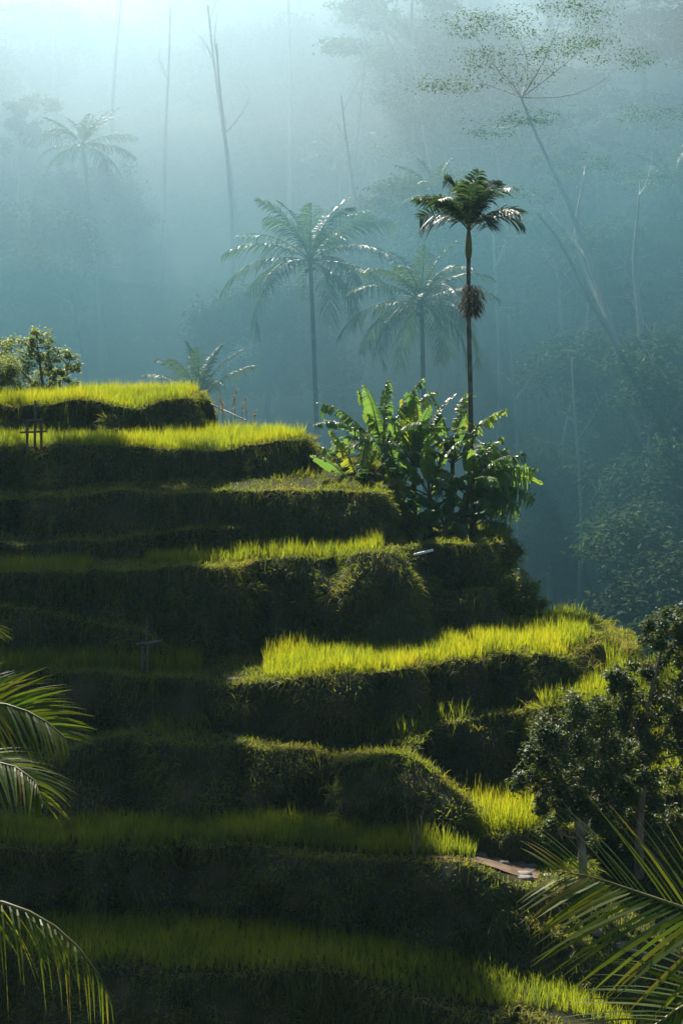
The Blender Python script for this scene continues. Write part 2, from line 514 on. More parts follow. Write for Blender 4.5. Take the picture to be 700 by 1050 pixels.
T_list = [
 ('t1', [(-110, 415, 70.6), (0, 413, 70), (60, 415, 69.6), (120, 415, 69.4), (170, 411, 69.6), (194, None, 70.5), (204, None, 72.5), (204, None, 75), (196, None, 77.5)], 2.6,
  'topmost grassy terrace wall at the upper left of the hill', {}),
 ('t2', [(-110, 458, 66.6), (0, 456, 66), (60, 458, 65.6), (130, 457, 65.3), (210, 459, 65.2), (260, 456, 65.5), (294, 453, 65.7), (309, None, 66.8), (313, None, 68.8), (305, None, 71)], 2.8,
  'second terrace from the top with a rounded right end', {}),
 ('t3', [(-110, 524, 63.6), (0, 518, 63.3), (90, 513, 63), (150, 508, 62.6), (250, 504, 62.3), (330, 503, 62), (378, 504, 62), (394, None, 63.2), (398, None, 65.5), (388, None, 68.5)], 2.9,
  'third terrace with a grassy slope on its top', dict(rise=0.15, batter=0.3)),
 ('t3b', [(-110, 562, 60.6, .5), (0, 557, 60.6, .5), (60, 553, 60.7, .5), (110, 556, 60.7, .4), (150, 545, 60.9, .4), (200, 539, 61.1, .4), (245, 536, 61.4), (275, None, 62.2), (280, None, 63.5)], 2.0,
  'low dark ledge at the left under the third terrace', dict(rise=0.12)),
 ('t4', [(-110, 593, 58.6), (0, 590, 58.3), (80, 586, 58.2), (160, 584, 58), (220, 583, 57.7), (243, 583, 57.7), (256, 582, 58.4, .2), (263, 578, 59.3, .35), (276, 577, 59.4, .5), (330, 573, 59, .55), (376, 567, 58.9, .6), (396, 564, 59.1, .8), (408, None, 60.3, 0.9), (410, None, 62.5, .6), (400, None, 64)], 4.2,
  'middle terrace with two dark rounded bulges in its wall', dict(bump=0.3)),
 ('t4b', [(-110, 616, 57.3), (0, 627, 56.9), (60, 634, 56.7), (120, 646, 56.4), (150, 656, 56.2), (185, 674, 56.3), (200, 676, 57.2)], 1.8,
  'narrow sloping ledge at the foot of the left bulge', dict(rise=.25, batter=.4, lobe=.3)),
 ('t4s', [(428, 622, 60.0), (440, 618, 59.6), (462, 612, 59.4), (494, 606, 59.3), (510, 612, 59.6, .6), (520, 618, 60.6, .6), (522, None, 62)], 1.9,
  'rough earth step at the foot of the knoll', dict(rise=.3, batter=.4, lobe=.4, bump=.3)),
 ('t4r', [(388, 569, 62.2), (405, 566, 61.3, .2), (425, 561, 60.9, .15), (450, 556, 60.7, .15), (468, 552, 60.7, .15), (474, 552, 61.2, .15), (480, 551, 60.9, .2), (494, 551, 61.3, .25), (501, None, 62.6, .3), (500, None, 65, .3), (488, None, 67)], 3.8,
  'grassy earth knoll under the banana clump', dict(bump=0.25, lobe=.4)),
 ('t5', [(-110, 691, 55.6), (0, 690, 55), (90, 690, 54.6), (170, 691, 54.3), (235, 697, 54.0), (280, 694, 53.7), (340, 691, 53.7), (383, 689, 53.9), (393, 690, 54.7), (404, 687, 53.9), (436, 683, 54.2), (446, 684, 55.0), (457, 681, 54.3), (500, 677, 54.7), (528, 673, 54.8), (538, 674, 55.5), (550, 672, 54.7), (575, 670, 54.8), (600, None, 55.8), (616, None, 57.4), (614, None, 59.5), (590, None, 62)], 2.6,
  'wide sunlit terrace with a scalloped dark wall', dict(bump=0.24, lobe=1.2)),
 ('t5b', [(556, 693, 56), (580, 692, 55.6), (608, 690, 56.2, .6), (630, None, 58, .7), (640, None, 61, .7), (628, None, 64)], 3.5,
  'weedy outer slope to the right of the sunlit terrace', dict(bump=0.35, batter=.5, rise=0.05)),
 ('t5r', [(545, 724, 54.2), (556, 723, 52.9), (590, 722, 52.5), (624, 719, 52.9), (638, None, 54.5, .4), (640, None, 57, .4), (630, None, 59)], 3.0,
  'small sunlit terrace behind the leafy tree', {}),
 ('t6', [(-110, 772, 52.2, .7), (30, 778, 51.9, .9), (70, 766, 51.7, .95), (110, 757, 51.5, .85), (160, 759, 51.4, .75), (230, 765, 51.3, .7), (300, 768, 51.2, .7), (345, 772, 51.1, .6), (375, 777, 51, .45), (412, 773, 51.2, .25), (436, 759, 52, .2), (450, 750, 52.5, .2), (470, 744, 52.7, .2), (530, 737, 53.1, .2), (546, 735, 53.6, .2), (556, None, 55, .3), (556, None, 57.3)], 2.9,
  'broad dark terrace bank below the sunlit field', dict(bump=0.3)),
 ('t6b', [(345, 790, 50.6, .4), (365, 785, 49.8, .5), (400, 778, 49.7, .5), (440, 791, 49.6, .5), (463, 807, 49.6, .5), (478, 826, 49.8, .5), (488, 842, 50.4, .5), (488, 838, 51.5)], 2.4,
  'mossy spur sloping down to the dirt path', dict(bump=0.3)),
 ('t7', [(-110, 868, 47.6), (0, 868, 47.2), (100, 872, 47), (200, 874, 46.8), (300, 878, 46.6), (400, 884, 46.4), (470, 889, 46.4), (500, 899, 46.3, .5), (520, 909, 46.3, .6), (548, 912, 46.5, .6), (580, 905, 47.2, .5), (606, 893, 48.4, .4), (612, 868, 51), (605, None, 54)], 2.6,
  'long lower terrace with a trodden dirt corner', dict(bump=0.3)),
 ('t7p', [(476, 848, 49.5), (500, 851, 49.0), (530, 851, 48.8), (556, 847, 49.1), (566, None, 50.2), (562, None, 52.4)], 1.2,
  'small lit rice bed between the mossy spur and the leafy tree', dict(lobe=.25, bump=.15)),
 ('t7m', [(522, 852, 51.3), (532, 850, 50.3), (560, 850, 49.9), (588, 852, 49.9), (600, 850, 50.8), (600, None, 52.5), (590, None, 54)], 1.0,
  'small turf mound at the foot of the leafy tree', dict(bump=0.15, batter=.3, lobe=.2)),
 ('t7r', [(648, 822, 51.5, .5), (672, 815, 50.9, .5), (700, 812, 50.8, .5), (760, 808, 50.8, .5), (800, None, 53), (800, None, 57)], 3.5,
  'steep grassy bank at the right edge of the hill', dict(rise=0.5, bump=.3)),
 ('t8s', [(486, 926, 46.6, .5), (512, 930, 45.7, .5), (545, 942, 45.2, .5), (580, 957, 44.9, .5), (620, 972, 44.7, .4), (660, 990, 44.5, .4), (720, 1003, 44.4, .4), (790, 1010, 44.6, .4), (800, None, 47), (800, None, 50)], 2.4,
  'weedy slope with stone steps under the dirt corner', dict(rise=0.1, bump=.3)),
 ('t8', [(-110, 982, 43.6), (0, 985, 43.3), (130, 990, 43), (300, 996, 42.8), (380, 1008, 42.5), (430, 1022, 42.2), (500, 1040, 41.9), (560, 1055, 41.6), (640, 1075, 41.4), (760, 1090, 41.4), (800, None, 43), (800, None, 46.3)], 3.6,
  'lowest terrace along the bottom of the hill', dict(bump=0.3)),
]
for i, (k, c, d, lab, kw) in enumerate(T_list):
    terrace(k, c, d, lab, seed=i + 1, **kw)

# ------------------------------------------------------------------ rice and weeds (uncountable blades)
def rice(key, dens, label, clip=None, hgt=(0.45, 0.75), width=0.0145, inset=0.12, name='rice_plants', shade_dim=0.0):
    dens = dens * 1.75
    hgt = (hgt[0] * .95, hgt[1] * .9)
    T = TERR[key]
    lo, hi = T['poly'].min(0), T['poly'].max(0)
    n = int(dens * (hi[0] - lo[0]) * (hi[1] - lo[1]))
    p = top_points(T, n, clip, inset)
    # tufts: pull points towards a jittered planting grid
    cell = 0.2
    gq = np.floor(p[:, :2] / cell)
    jit = np.stack([_hash(np.stack([gq[:, 0], gq[:, 1], gq[:, 0] * 0 + k], -1).astype(np.int64)) for k in (1, 2)], 1)
    ctr = (gq + 0.25 + 0.5 * jit) * cell
    q = p.copy()
    q[:, :2] = ctr + (p[:, :2] - ctr) * 0.45
    N = len(q)
    hk = [_hash(np.stack([gq[:, 0], gq[:, 1], gq[:, 0] * 0 + k], -1).astype(np.int64)) for k in (5, 6)]
    big = fbm(np.stack([q[:, 0] * 0.5, q[:, 1] * 0.5, q[:, 2]], 1), 2)
    gap = fbm(np.stack([q[:, 0] * 1.6, q[:, 1] * 1.6, q[:, 2]], 1), 2)
    L = rng.uniform(hgt[0] * .75, hgt[1] * 1.1, N) * (1 + 0.22 * big + 0.14 * gap) * (0.74 + 0.4 * hk[0])
    lean = (q - np.column_stack([ctr, q[:, 2]])) * 2.2
    D = np.column_stack([lean[:, :2] + rng.normal(0, 0.2, (N, 2)), np.ones(N)])
    mb = MB()
    q[:, 2] -= 0.04
    blades(mb, q, D, L, rng.uniform(0.7, 1.3, N) * width, rng.uniform(0.02, 0.45, N) ** 1.5, segs=3,
           tint=np.clip(0.45 - shade_dim + 0.3 * big + 0.5 * (hk[1] - .5) + rng.normal(0, 0.2, N), 0, 1),  # tint offset paints shade into the rice of the dim fields
           prof=[0.7, 1.0, 0.75, 0.05], tip_tint=0.25)
    o = mb.build(name, M_RICE)
    return tag(o, label, 'rice', 'rice growing on the terraces', 'stuff')

pxc = lambda a, b_: (lambda x, y: (px_of(x, y) > a) & (px_of(x, y) < b_))
rice('t1', 260, 'bright yellow green rice on the topmost terrace')
rice('t2', 240, 'yellow green rice on the second terrace from the top')
rice('t4', 300, 'bright young rice tuft row in the middle of the hill', lambda x, y: (px_of(x, y) > 148) & (px_of(x, y) < 392) & (y > 59.4), hgt=(.42, .75))
rice('t4', 170, 'dim rice strip on the shaded left of the middle terrace', lambda x, y: (px_of(x, y) < 92) & (y > 58.8), hgt=(.35, .6), shade_dim=.4)
rice('t5', 300, 'brightest sunlit rice field curving along the scalloped terrace', lambda x, y: (px_of(x, y) > 272), hgt=(.42, .72))
rice('t5', 200, 'shaded rice tinted darker left of the sunlit field', lambda x, y: (px_of(x, y) < 205) & (y > 55.2), hgt=(.5, .85), shade_dim=.42)
rice('t5r', 280, 'sunlit rice patch showing above the leafy tree', hgt=(.45, .8))
rice('t6', 75, 'loose rice tufts on the bank below the sunlit field', lambda x, y: (px_of(x, y) > 150) & (px_of(x, y) < 560) & (y > 52.2) & (fbm(np.stack([x * .9, y * .9, 0 * x], 1), 2) > -.1), hgt=(.3, .8), shade_dim=.25)
rice('t7', 300, 'long shaded rice row ending beside the dirt corner', lambda x, y: (px_of(x, y) < 488) & (y > 47.15) & (y < 49.6), hgt=(.45, .75), shade_dim=.42)
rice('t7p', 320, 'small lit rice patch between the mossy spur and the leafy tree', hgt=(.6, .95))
rice('t8', 220, 'rice on the lowest terrace lit at its right end', lambda x, y: (y > 42.4), hgt=(.32, .6), shade_dim=.36)
rice('t7r', 220, 'tall sunlit grass on the bank at the right edge', hgt=(.5, 1.0))

def weeds(key, label, dens=210, L=(0.12, 0.42), rim_dens=190, top=0, clip=None, flow=0.55):
    T = TERR[key]
    G = T['G']
    a, b2, c = G[:-1, :-1], G[1:, :-1], G[:-1, 1:]
    nn = np.cross(c - a, b2 - a)
    area = np.linalg.norm(nn, axis=-1)
    nn = nrm(nn)
    w = area.ravel() / area.sum()
    N = int(dens * area.sum() * 0.8)
    idx = rng.choice(len(w), N, p=w)
    u, v = rng.random((2, N, 1))
    A, B, C = a.reshape(-1, 3)[idx], b2.reshape(-1, 3)[idx], c.reshape(-1, 3)[idx]
    p = A + u * (B - A) + v * (C - A)
    n = nn.reshape(-1, 3)[idx]
    n = np.where((n[:, 1:2] > 0.3) & (n[:, 2:3] < 0), -n, n)
    pat = fbm(p * np.array([1.1, 1.1, 1.1]), 3)
    k = pat > -0.75
    p, n, pat = p[k], n[k], pat[k]
    N = len(p)
    D = n * 0.9 + np.array([0, 0, flow]) + rng.normal(0, 0.35, (N, 3))
    ln = rng.uniform(L[0], L[1], N) * (1 + 0.5 * pat)
    mb = MB()
    blades(mb, p, D, ln, rng.uniform(0.012, 0.03, N), rng.uniform(0.4, 1.2, N), segs=2, tint=np.clip(0.4 + 0.3 * pat + rng.normal(0, .2, N), 0, 1))
    # bigger tufts and trailing stems growing out of the face
    K = int(area.sum() * 2.6)
    idx = rng.choice(len(w), K, p=w)
    cp_ = a.reshape(-1, 3)[idx] + rng.random((K, 1)) * (b2.reshape(-1, 3)[idx] - a.reshape(-1, 3)[idx])
    cn = nn.reshape(-1, 3)[idx]
    tk = fbm(cp_ * 0.8 + 9, 2) > -0.1
    cp_, cn = cp_[tk], cn[tk]
    m_ = 16
    kind = np.repeat(rng.random(len(cp_)) < .3, m_)
    tp = np.repeat(cp_, m_, 0) + rng.normal(0, .07, (len(cp_) * m_, 3))
    tn = np.repeat(cn, m_, 0)
    sz = np.repeat(rng.uniform(.25, .75, len(cp_)), m_) * rng.uniform(.5, 1.1, len(tp))
    blades(mb, tp, tn * .7 + np.where(kind[:, None], [0, 0, -.1], [0, 0, .8]) + rng.normal(0, .4, (len(tp), 3)), sz, rng.uniform(.014, .03, len(tp)),
           np.where(kind, 1.3, rng.uniform(.3, 1.0, len(tp))), segs=3, tint=np.clip(np.repeat(rng.normal(.5, .22, len(cp_)), m_) + rng.normal(0, .1, len(tp)), 0, 1))
    # broad weed leaves
    K = int(area.sum() * 26)
    idx = rng.choice(len(w), K, p=w)
    lp_ = a.reshape(-1, 3)[idx] + rng.random((K, 1)) * (c.reshape(-1, 3)[idx] - a.reshape(-1, 3)[idx])
    ln_ = nn.reshape(-1, 3)[idx]
    tk = fbm(lp_ * 1.1 + 31, 2) > 0.12
    lp_, ln_ = lp_[tk] + ln_[tk] * rng.uniform(.02, .14, (tk.sum(), 1)), ln_[tk]
    leaf_quads(mb, lp_, ln_ * .6 + [0, 0, .8] + rng.normal(0, .45, ln_.shape), rng.uniform(.06, .17, len(lp_)), .6, np.clip(rng.normal(.4, .2, len(lp_)), 0, 1))
    # rim fringe
    rim, out = T['rim'], T['out']
    M = int(rim_dens * len(rim) * 0.16)
    i = rng.integers(0, len(rim), M)
    rp = rim[i] + out[i] * rng.uniform(-0.45, 0.22, (M, 1)) + rng.normal(0, 0.05, (M, 3)) * np.array([1, 1, .2])
    D = out[i] * rng.uniform(-0.2, 0.9, (M, 1)) + np.array([0, 0, 0.8]) + rng.normal(0, 0.3, (M, 3))
    rl = rng.uniform(0.1, 0.36, M) * (1 + 0.8 * np.clip(fbm(rp * 0.8, 2), -.6, 1))
    dr = rng.random(M) < 0.16
    rl = np.where(dr, rl * 2.0, rl)
    blades(mb, rp, D, rl, rng.uniform(0.012, 0.026, M), np.where(dr, rng.uniform(1.0, 1.8, M), rng.uniform(0.2, 1.1, M)), segs=3, tint=np.clip(rng.normal(0.6, .22, M), 0, 1))
    if top:
        lo, hi = T['poly'].min(0), T['poly'].max(0)
        tp = top_points(T, int(top * (hi[0] - lo[0]) * (hi[1] - lo[1])), clip)
        K = len(tp)
        pt = fbm(tp * 0.9, 3)
        tp[:, 2] -= 0.03
        blades(mb, tp, np.column_stack([rng.normal(0, .4, (K, 2)), np.ones(K)]), rng.uniform(0.1, 0.34, K) * (1 + 0.6 * pt), rng.uniform(0.012, 0.026, K),
               rng.uniform(0.1, 0.9, K), segs=2, tint=np.clip(0.5 + 0.3 * pt + rng.normal(0, .2, K), 0, 1))
    o = mb.build('wild_grass', M_WEED)
    return tag(o, label, 'grass', 'wild grass on the terrace walls', 'stuff')

weeds('t1', 'shaggy grass hanging on the topmost terrace wall')
weeds('t2', 'shaggy grass on the second terrace wall from the top', L=(.15, .5))
weeds('t3', 'short grass on the sloping third terrace', top=260)
weeds('t3b', 'sparse weeds on the dark ledge at the left', top=120)
weeds('t4', 'grass draped over the two bulges of the middle wall', top=220, L=(.15, .5))
weeds('t4r', 'sunlit grass crowning the knoll below the banana clump', top=260)
weeds('t4b', 'thin weeds on the sloping ledge at the left', top=150)
weeds('t4s', 'patchy weeds on the rough earth step under the knoll', dens=110, top=120)
weeds('t5', 'grass edging the scalloped wall of the sunlit terrace', top=420, clip=lambda x, y: px_of(x, y) < 290)
weeds('t5b', 'tangled weeds on the outer slope right of the sunlit terrace', top=320, L=(.2, .6))
weeds('t5r', 'weeds on the wall behind the leafy tree')
weeds('t6', 'matted grass over the broad dark bank', top=230, L=(.15, .45))
weeds('t6b', 'moss and grass covering the spur beside the path', top=260)
weeds('t7', 'grass fringe on the long lower terrace wall', top=200, clip=lambda x, y: ((px_of(x, y) < 470) & (y < 47.2)) | (y > 48.5) | (px_of(x, y) > 552))
weeds('t7p', 'weeds edging the small lit rice bed by the path')
weeds('t7m', 'turf on the small mound under the leafy tree', top=300)
weeds('t7r', 'weeds under the grassy bank at the right edge')
weeds('t8s', 'weeds around the stone steps', top=220, L=(.15, .5))
weeds('t8', 'grass on the lowest terrace wall at the bottom')

# ------------------------------------------------------------------ plant builders
def frond(parent, origin, az, el, L, npair=46, leaf=0.75, wid=0.045, sag=0.55, hang=0.5, vee=0.35, rr=0.03, start=0.16,
          segs=3, mat=None, twist=0.0, roll=0.0, path=None, name='frond', jitter=0.08, spread=0.75):
    """one pinnate palm leaf: arching midrib and two rows of leaflets"""
    h = np.array([math.cos(az), math.sin(az), 0.0])
    u = np.array([0, 0, 1.0])
    t = np.linspace(0, 1, 14)
    # arc: starts at elevation el and bends down
    ang = el - sag * 2.0 * t ** 1.3
    step = L / 13
    pts = [np.array(origin, float)]
    for a in ang[:-1]:
        pts.append(pts[-1] + step * (math.cos(a) * h + math.sin(a) * u))
    pts = np.array(pts)
    if path is not None:
        pts = spline(np.array(path, float), 14)
        h = pts[-1] - pts[0]
        h[2] = 0
        h = nrm(h)
    mb = MB()
    mb.tube(pts, rr * (1 - 0.85 * t), 5, 1)
    s = np.linspace(start, 0.995, npair)
    C = np.stack([np.interp(s, t, pts[:, k]) for k in range(3)], 1)
    Tn = nrm(np.stack([np.interp(s, t, np.gradient(pts[:, k])) for k in range(3)], 1))
    side = np.cross(h, u)
    nm = nrm(np.cross(side[None], Tn))
    nm = np.where(nm[:, 2:3] < 0, -nm, nm)
    tw = roll + twist * s[:, None]
    sd = np.cos(tw) * side[None] + np.sin(tw) * nm
    nm = np.cross(Tn, sd)
    nm = np.where((nm * u).sum(1, keepdims=True) < 0, -nm, nm)
    ll = leaf * np.clip(np.sin(np.pi * (0.10 + 0.86 * (s - start) / (1 - start))) ** 0.6, 0.25, 1)
    for sg in (1, -1):
        fwd = spread * (0.45 + 0.9 * s)[:, None]
        D = sg * sd + fwd * Tn + vee * nm + rng.normal(0, jitter, (npair, 3))
        k = rng.random(npair) > 0.03
        blades(mb, C[k], D[k], (ll * rng.uniform(0.88, 1.08, npair))[k], wid * rng.uniform(.8, 1.15, k.sum()), hang * rng.uniform(0.6, 1.4, k.sum()),
               S=nrm(Tn + 0.35 * nm * sg + rng.normal(0, .12, (npair, 3)))[k], segs=segs, tint=np.clip(rng.normal(0.42, .2, k.sum()), 0, 1),
               prof=np.interp(np.linspace(0, 1, segs + 1), [0, .2, .7, 1], [.55, 1, .7, .06]), tip_tint=0.3)
    return mb.build(name, [mat or M_PALM, M_RACHIS], parent)

def coconut(loc, top, label, group, nf=18, L=4.6, seed=0, detail=46, lean=None, wid=0.06, trunk_r=0.17, coconuts=0, mat=None, els=None, bark=None, droop=1.0):
    """loc: base point, top: crown point (world)"""
    loc = np.array(loc, float); top = np.array(top, float)
    r = empty('coconut_palm', loc, label, 'palm tree', group)
    d = top - loc
    t = np.linspace(0, 1, 18)
    curve = np.stack([d[0] * t ** 1.5, d[1] * t ** 1.5, d[2] * t], 1)
    mb = MB()
    rad = trunk_r * (1 - 0.35 * t) * (1 + 0.5 * np.exp(-t * 18)) * (1 + 0.03 * np.sin(np.arange(18) * 2.3))
    mb.tube(curve, rad, 9)
    mb.build('trunk', bark or M_BARK, r)
    lr = np.random.default_rng(seed + 50)
    for i in range(nf):
        f = i / nf
        az = i * 2.39996 + lr.normal(0, .12)
        el = (1.35 - 1.75 * f ** 0.9 + lr.normal(0, .08)) if els is None else els(f)
        frond(r, curve[-1] + np.array([0, 0, 0.15 - .2 * f]), az, el, L * lr.uniform(.88, 1.08) * (0.8 + .2 * min(1, f * 3)), detail, 0.85 * L / 4.6, wid,
              sag=droop * (0.35 + 0.28 * f) * lr.uniform(.8, 1.25), hang=droop * (0.3 + 0.5 * f), vee=0.3 - 0.25 * f, rr=0.045, twist=lr.normal(0, .5), mat=mat or M_PALMFAR)
    for i in range(coconuts):
        a = lr.uniform(0, 6.28)
        mb = MB()
        q = np.linspace(-1, 1, 7)
        mb.tube(np.stack([0 * q, 0 * q, q * 0.13], 1) + curve[-1] + np.array([math.cos(a) * .3, math.sin(a) * .3, -.45 - .2 * lr.random()]), 0.11 * np.sqrt(np.clip(1.02 - q ** 2, 0, 1)), 8)
        mb.build('coconut', M_STEM, r)
    return r

def limb(a, b, sag=0.1, n=8, r=None):
    a, b = np.array(a, float), np.array(b, float)
    t = np.linspace(0, 1, n)[:, None]
    c = a + (b - a) * t
    off = rng.normal(0, 0.05, 3) * np.linalg.norm(b - a)
    return c + np.sin(np.pi * t) * (off + np.array([0, 0, -sag * np.linalg.norm(b - a)]))

def leafy_tree(name, loc, spec, label, cat, group=None, leaf=0.16, mat=None, bark=None, flat=0.0, aspect=0.5, per=90, clump=0.55, limb_r=0.05, base_r=0.12, twig=True, seed=0):
    """spec: trunk polyline (local) and list of clump centres with radius"""
    lr = np.random.default_rng(seed + 99)
    r = empty(name, loc, label, cat, group)
    trunks, clumps = spec
    tb = MB()
    allp = []
    for tr in trunks:
        tr = np.array(tr, float)
        s = spline(tr[:, :3], max(8, 3 * len(tr)))
        rad = np.interp(np.linspace(0, 1, len(s)), np.linspace(0, 1, len(tr)), tr[:, 3])
        tb.tube(s, rad, 8)
        allp.append(s)
    allp = np.vstack(allp)
    cm = MB()
    CC, NN, SZ, TT = [], [], [], []
    for c in clumps:
        c = np.array(c, float)
        ctr, rad = c[:3], c[3]
        dd = np.linalg.norm(allp - ctr, axis=1) + 1.3 * np.maximum(allp[:, 2] - ctr[2] + 0.1, 0)
        a = allp[dd.argmin()]
        lp = limb(a, ctr, 0.04)
        tb.tube(lp, np.linspace(limb_r, limb_r * 0.3, len(lp)), 5)
        nt_ = max(5, int(7 * (rad / clump)))
        for k in range(nt_):
            v = nrm(lr.normal(size=3)) * rad * lr.uniform(.55, 1.05) * np.array([1, 1, 1 - 0.75 * flat])
            e = ctr + v
            if twig:
                tw = limb(lp[-2 - (k % 3)], e, 0.03, 5)
                tb.tube(tw, np.linspace(limb_r * .32, limb_r * .1, 5), 4)
            n = int(per * lr.uniform(.6, 1.3))
            q = lr.normal(0, 1, (n, 3)) * rad * 0.26 * np.array([1, 1, 1 - .8 * flat]) + e
            CC.append(q)
            nn = nrm(lr.normal(0, .55, (n, 3)) + np.array([0, 0, 1.0]) + 0.4 * nrm(q - ctr))
            NN.append(nn)
            SZ.append(leaf * lr.uniform(.6, 1.25, n))
            TT.append(np.clip(lr.normal(.42, .2, n) + lr.normal(0, .1), 0, 1))
    leaf_quads(cm, np.vstack(CC), np.vstack(NN), np.concatenate(SZ), aspect, np.concatenate(TT))
    tb.build('trunk', bark or M_BARK, r)
    cm.build('crown', mat or M_SHRUB, r)
    return r

def banana_leaf(parent, origin, az, el, L, W, sag, tear=0.35, pet=0.25, mat=None, name='leaf', young=0.0, roll=0.0):
    h = np.array([math.cos(az), math.sin(az), 0.0])
    u = np.array([0, 0, 1.0])
    n = 15
    t = np.linspace(0, 1, n)
    ang = el - sag * 2.2 * np.clip(t - 0.1, 0, 1) ** 1.4
    pts = [np.array(origin, float)]
    for a in ang[:-1]:
        pts.append(pts[-1] + L / (n - 1) * (math.cos(a) * h + math.sin(a) * u))
    pts = np.array(pts)
    mb = MB()
    mb.tube(pts, 0.035 * (1 - .85 * t), 5, 1)
    side0 = np.cross(h, u)
    ns = int(30 * L / 2)
    st = np.linspace(pet, 1, ns + 1)
    base_t = float(np.clip(rng.normal(0.28 + young * .55, .13), 0, 1))
    for sg in (1, -1):
        i = 0
        droop0 = rng.uniform(.05, .3)
        while i < ns:
            run = ns if tear < .05 else max(1, int(rng.exponential(1.2 / tear)))
            j = min(ns, i + run)
            ts = np.linspace(st[i], st[j] - 0.15 * (st[1] - st[0]), 2 + (j - i))
            C = np.stack([np.interp(ts, t, pts[:, k]) for k in range(3)], 1)
            Tn = nrm(np.stack([np.interp(ts, t, np.gradient(pts[:, k])) for k in range(3)], 1))
            nm = nrm(np.cross(side0[None] * np.ones((len(ts), 1)), Tn))
            nm = np.where(nm[:, 2:3] < 0, -nm, nm)
            sd = math.cos(roll) * side0[None] + math.sin(roll) * nm
            x = (ts - pet) / (1 - pet)
            w = W * 0.5 * np.clip(np.sin(np.pi * np.clip(0.06 + 0.92 * x, 0, 1)) ** 0.55, 0.05, 1)
            dr = droop0 + rng.normal(0, .12 + .5 * tear) + (.5 * tear)
            q = np.array([0, .35, .7, 1.0])
            G = C[:, None] + (w[:, None] * q)[..., None] * (sg * sd + 0.28 * Tn)[:, None] + (w[:, None] * (0.25 * q - (0.3 + dr) * q ** 2))[..., None] * nm[:, None] \
                - np.array([0, 0, 1.0]) * (w[:, None] * max(dr, 0) * q ** 2)[..., None] * .6
            G = G + 0.012 * rng.normal(size=(G.shape[0], 1, 1)) * nm[:, None]
            mb.grid(G, 0, np.clip(base_t + rng.normal(0, .05), 0, 1), False)
            i = j
    return mb.build(name, [mat or M_BANANA, M_RACHIS], parent)

def banana(loc, hgt, label, leaves, lean=(0, 0), r0=0.13, group='banana plants on the knoll'):
    r = empty('banana_plant', loc, label, 'banana plant', group)
    t = np.linspace(0, 1, 9)
    st = np.stack([lean[0] * t ** 1.4, lean[1] * t ** 1.4, hgt * t], 1)
    MB().tube(st, r0 * (1 - .45 * t), 9).build('stem', M_STEM, r)
    for (az, el, L, W, sag, tear, young) in leaves:
        banana_leaf(r, st[-1] - np.array([0, 0, rng.uniform(0, .2)]), R(az), R(el), L, W, sag, tear, young=young, roll=rng.normal(0, .35))
    return r

# ------------------------------------------------------------------ areca palm
def areca():
    base = P(480, 548, 66.4)
    top = P(480, 262, 66.4)
    H = top[2] - base[2]
    r = empty('areca_palm', base, 'tall slender areca palm with a dark umbrella crown above the banana clump', 'palm tree')
    t = np.linspace(0, 1, 30)
    c = np.stack([0.06 * np.sin(t * 5), 0 * t, H * t], 1)
    MB().tube(c, 0.105 - 0.03 * t + 0.006 * (np.arange(30) % 2), 9).build('trunk', M_GREYBARK, r)
    ctop = c[-1]
    MB().tube(np.stack([0 * t[:8] + ctop[0], 0 * t[:8], ctop[2] - 0.1 + np.linspace(0, 1.0, 8)], 1), [.09, .12, .13, .125, .115, .1, .08, .05], 9).build('crownshaft', M_STEM, r)
    lr = np.random.default_rng(3)
    for i in range(14):
        az = R(-8) + i * 2.39996
        el = R([88, 74, 64, 70, 56, 62, 48, 54, 40, 46, 36, 80, 58, 50][i])
        frond(r, ctop + np.array([0, 0, .8 + .02 * (14 - i)]), az, el, [1.9, 2.2, 2.2, 2.3, 2.3, 2.4, 2.3, 2.4, 2.2, 2.2, 2.1, 2.0, 2.3, 2.2][i], 40, 0.85, 0.075,
              sag=[.2, .45, .5, .45, .62, .6, .72, .68, .8, .74, .8, .3, .6, .7][i], hang=.42, vee=.25, rr=.028, start=.2, twist=lr.normal(0, .5), spread=.6, mat=M_ARECA, jitter=.14)
    # hanging skirt of old fruit stalks
    mb = MB()
    n = 700
    zz = ctop[2] - 1.0 - rng.random(n) ** .8 * 1.0
    a = rng.uniform(0, 6.28, n)
    rad = rng.uniform(.05, .42, n) * np.sqrt(np.clip(np.sin(np.pi * (ctop[2] - 0.75 - zz) / 1.5), 0.1, 1))
    pt = np.stack([rad * np.cos(a) + .08, rad * np.sin(a), zz], 1)
    blades(mb, pt, np.column_stack([np.cos(a) * .5, np.sin(a) * .5, -np.ones(n)]) + rng.normal(0, .4, (n, 3)), rng.uniform(.12, .45, n), .022, .2, segs=2, mat=0)
    mb.build('fruit_cluster', M_DRYDARK, r)
    # climbing ferns and moss on the trunk
    mb = MB()
    n = 900
    z = H * (0.12 + 0.62 * rng.random(n) ** .9)
    k = vnoise(np.stack([z * 1.6, z * 0, z * 0], 1)) > -0.25
    z = z[k]
    a = rng.uniform(0, 6.28, len(z))
    rd = .11 + rng.uniform(0, .09, len(z))
    C = np.stack([np.interp(z, c[:, 2], c[:, 0]) + rd * np.cos(a), rd * np.sin(a), z], 1)
    leaf_quads(mb, C, np.stack([np.cos(a), np.sin(a), .4 + 0 * a], 1) + rng.normal(0, .5, (len(z), 3)), rng.uniform(.05, .15, len(z)), .6, np.clip(rng.normal(.7, .25, len(z)), 0, 1))
    mb.build('creeper', M_SHRUB, r)
M_DRYDARK = leaf_mat('old_fruit_stalk', [(0.04, 0.03, 0.02), (0.09, 0.07, 0.045)], [(0.06, 0.045, 0.025), (0.12, 0.09, 0.05)], .25, .7, .2)
areca()

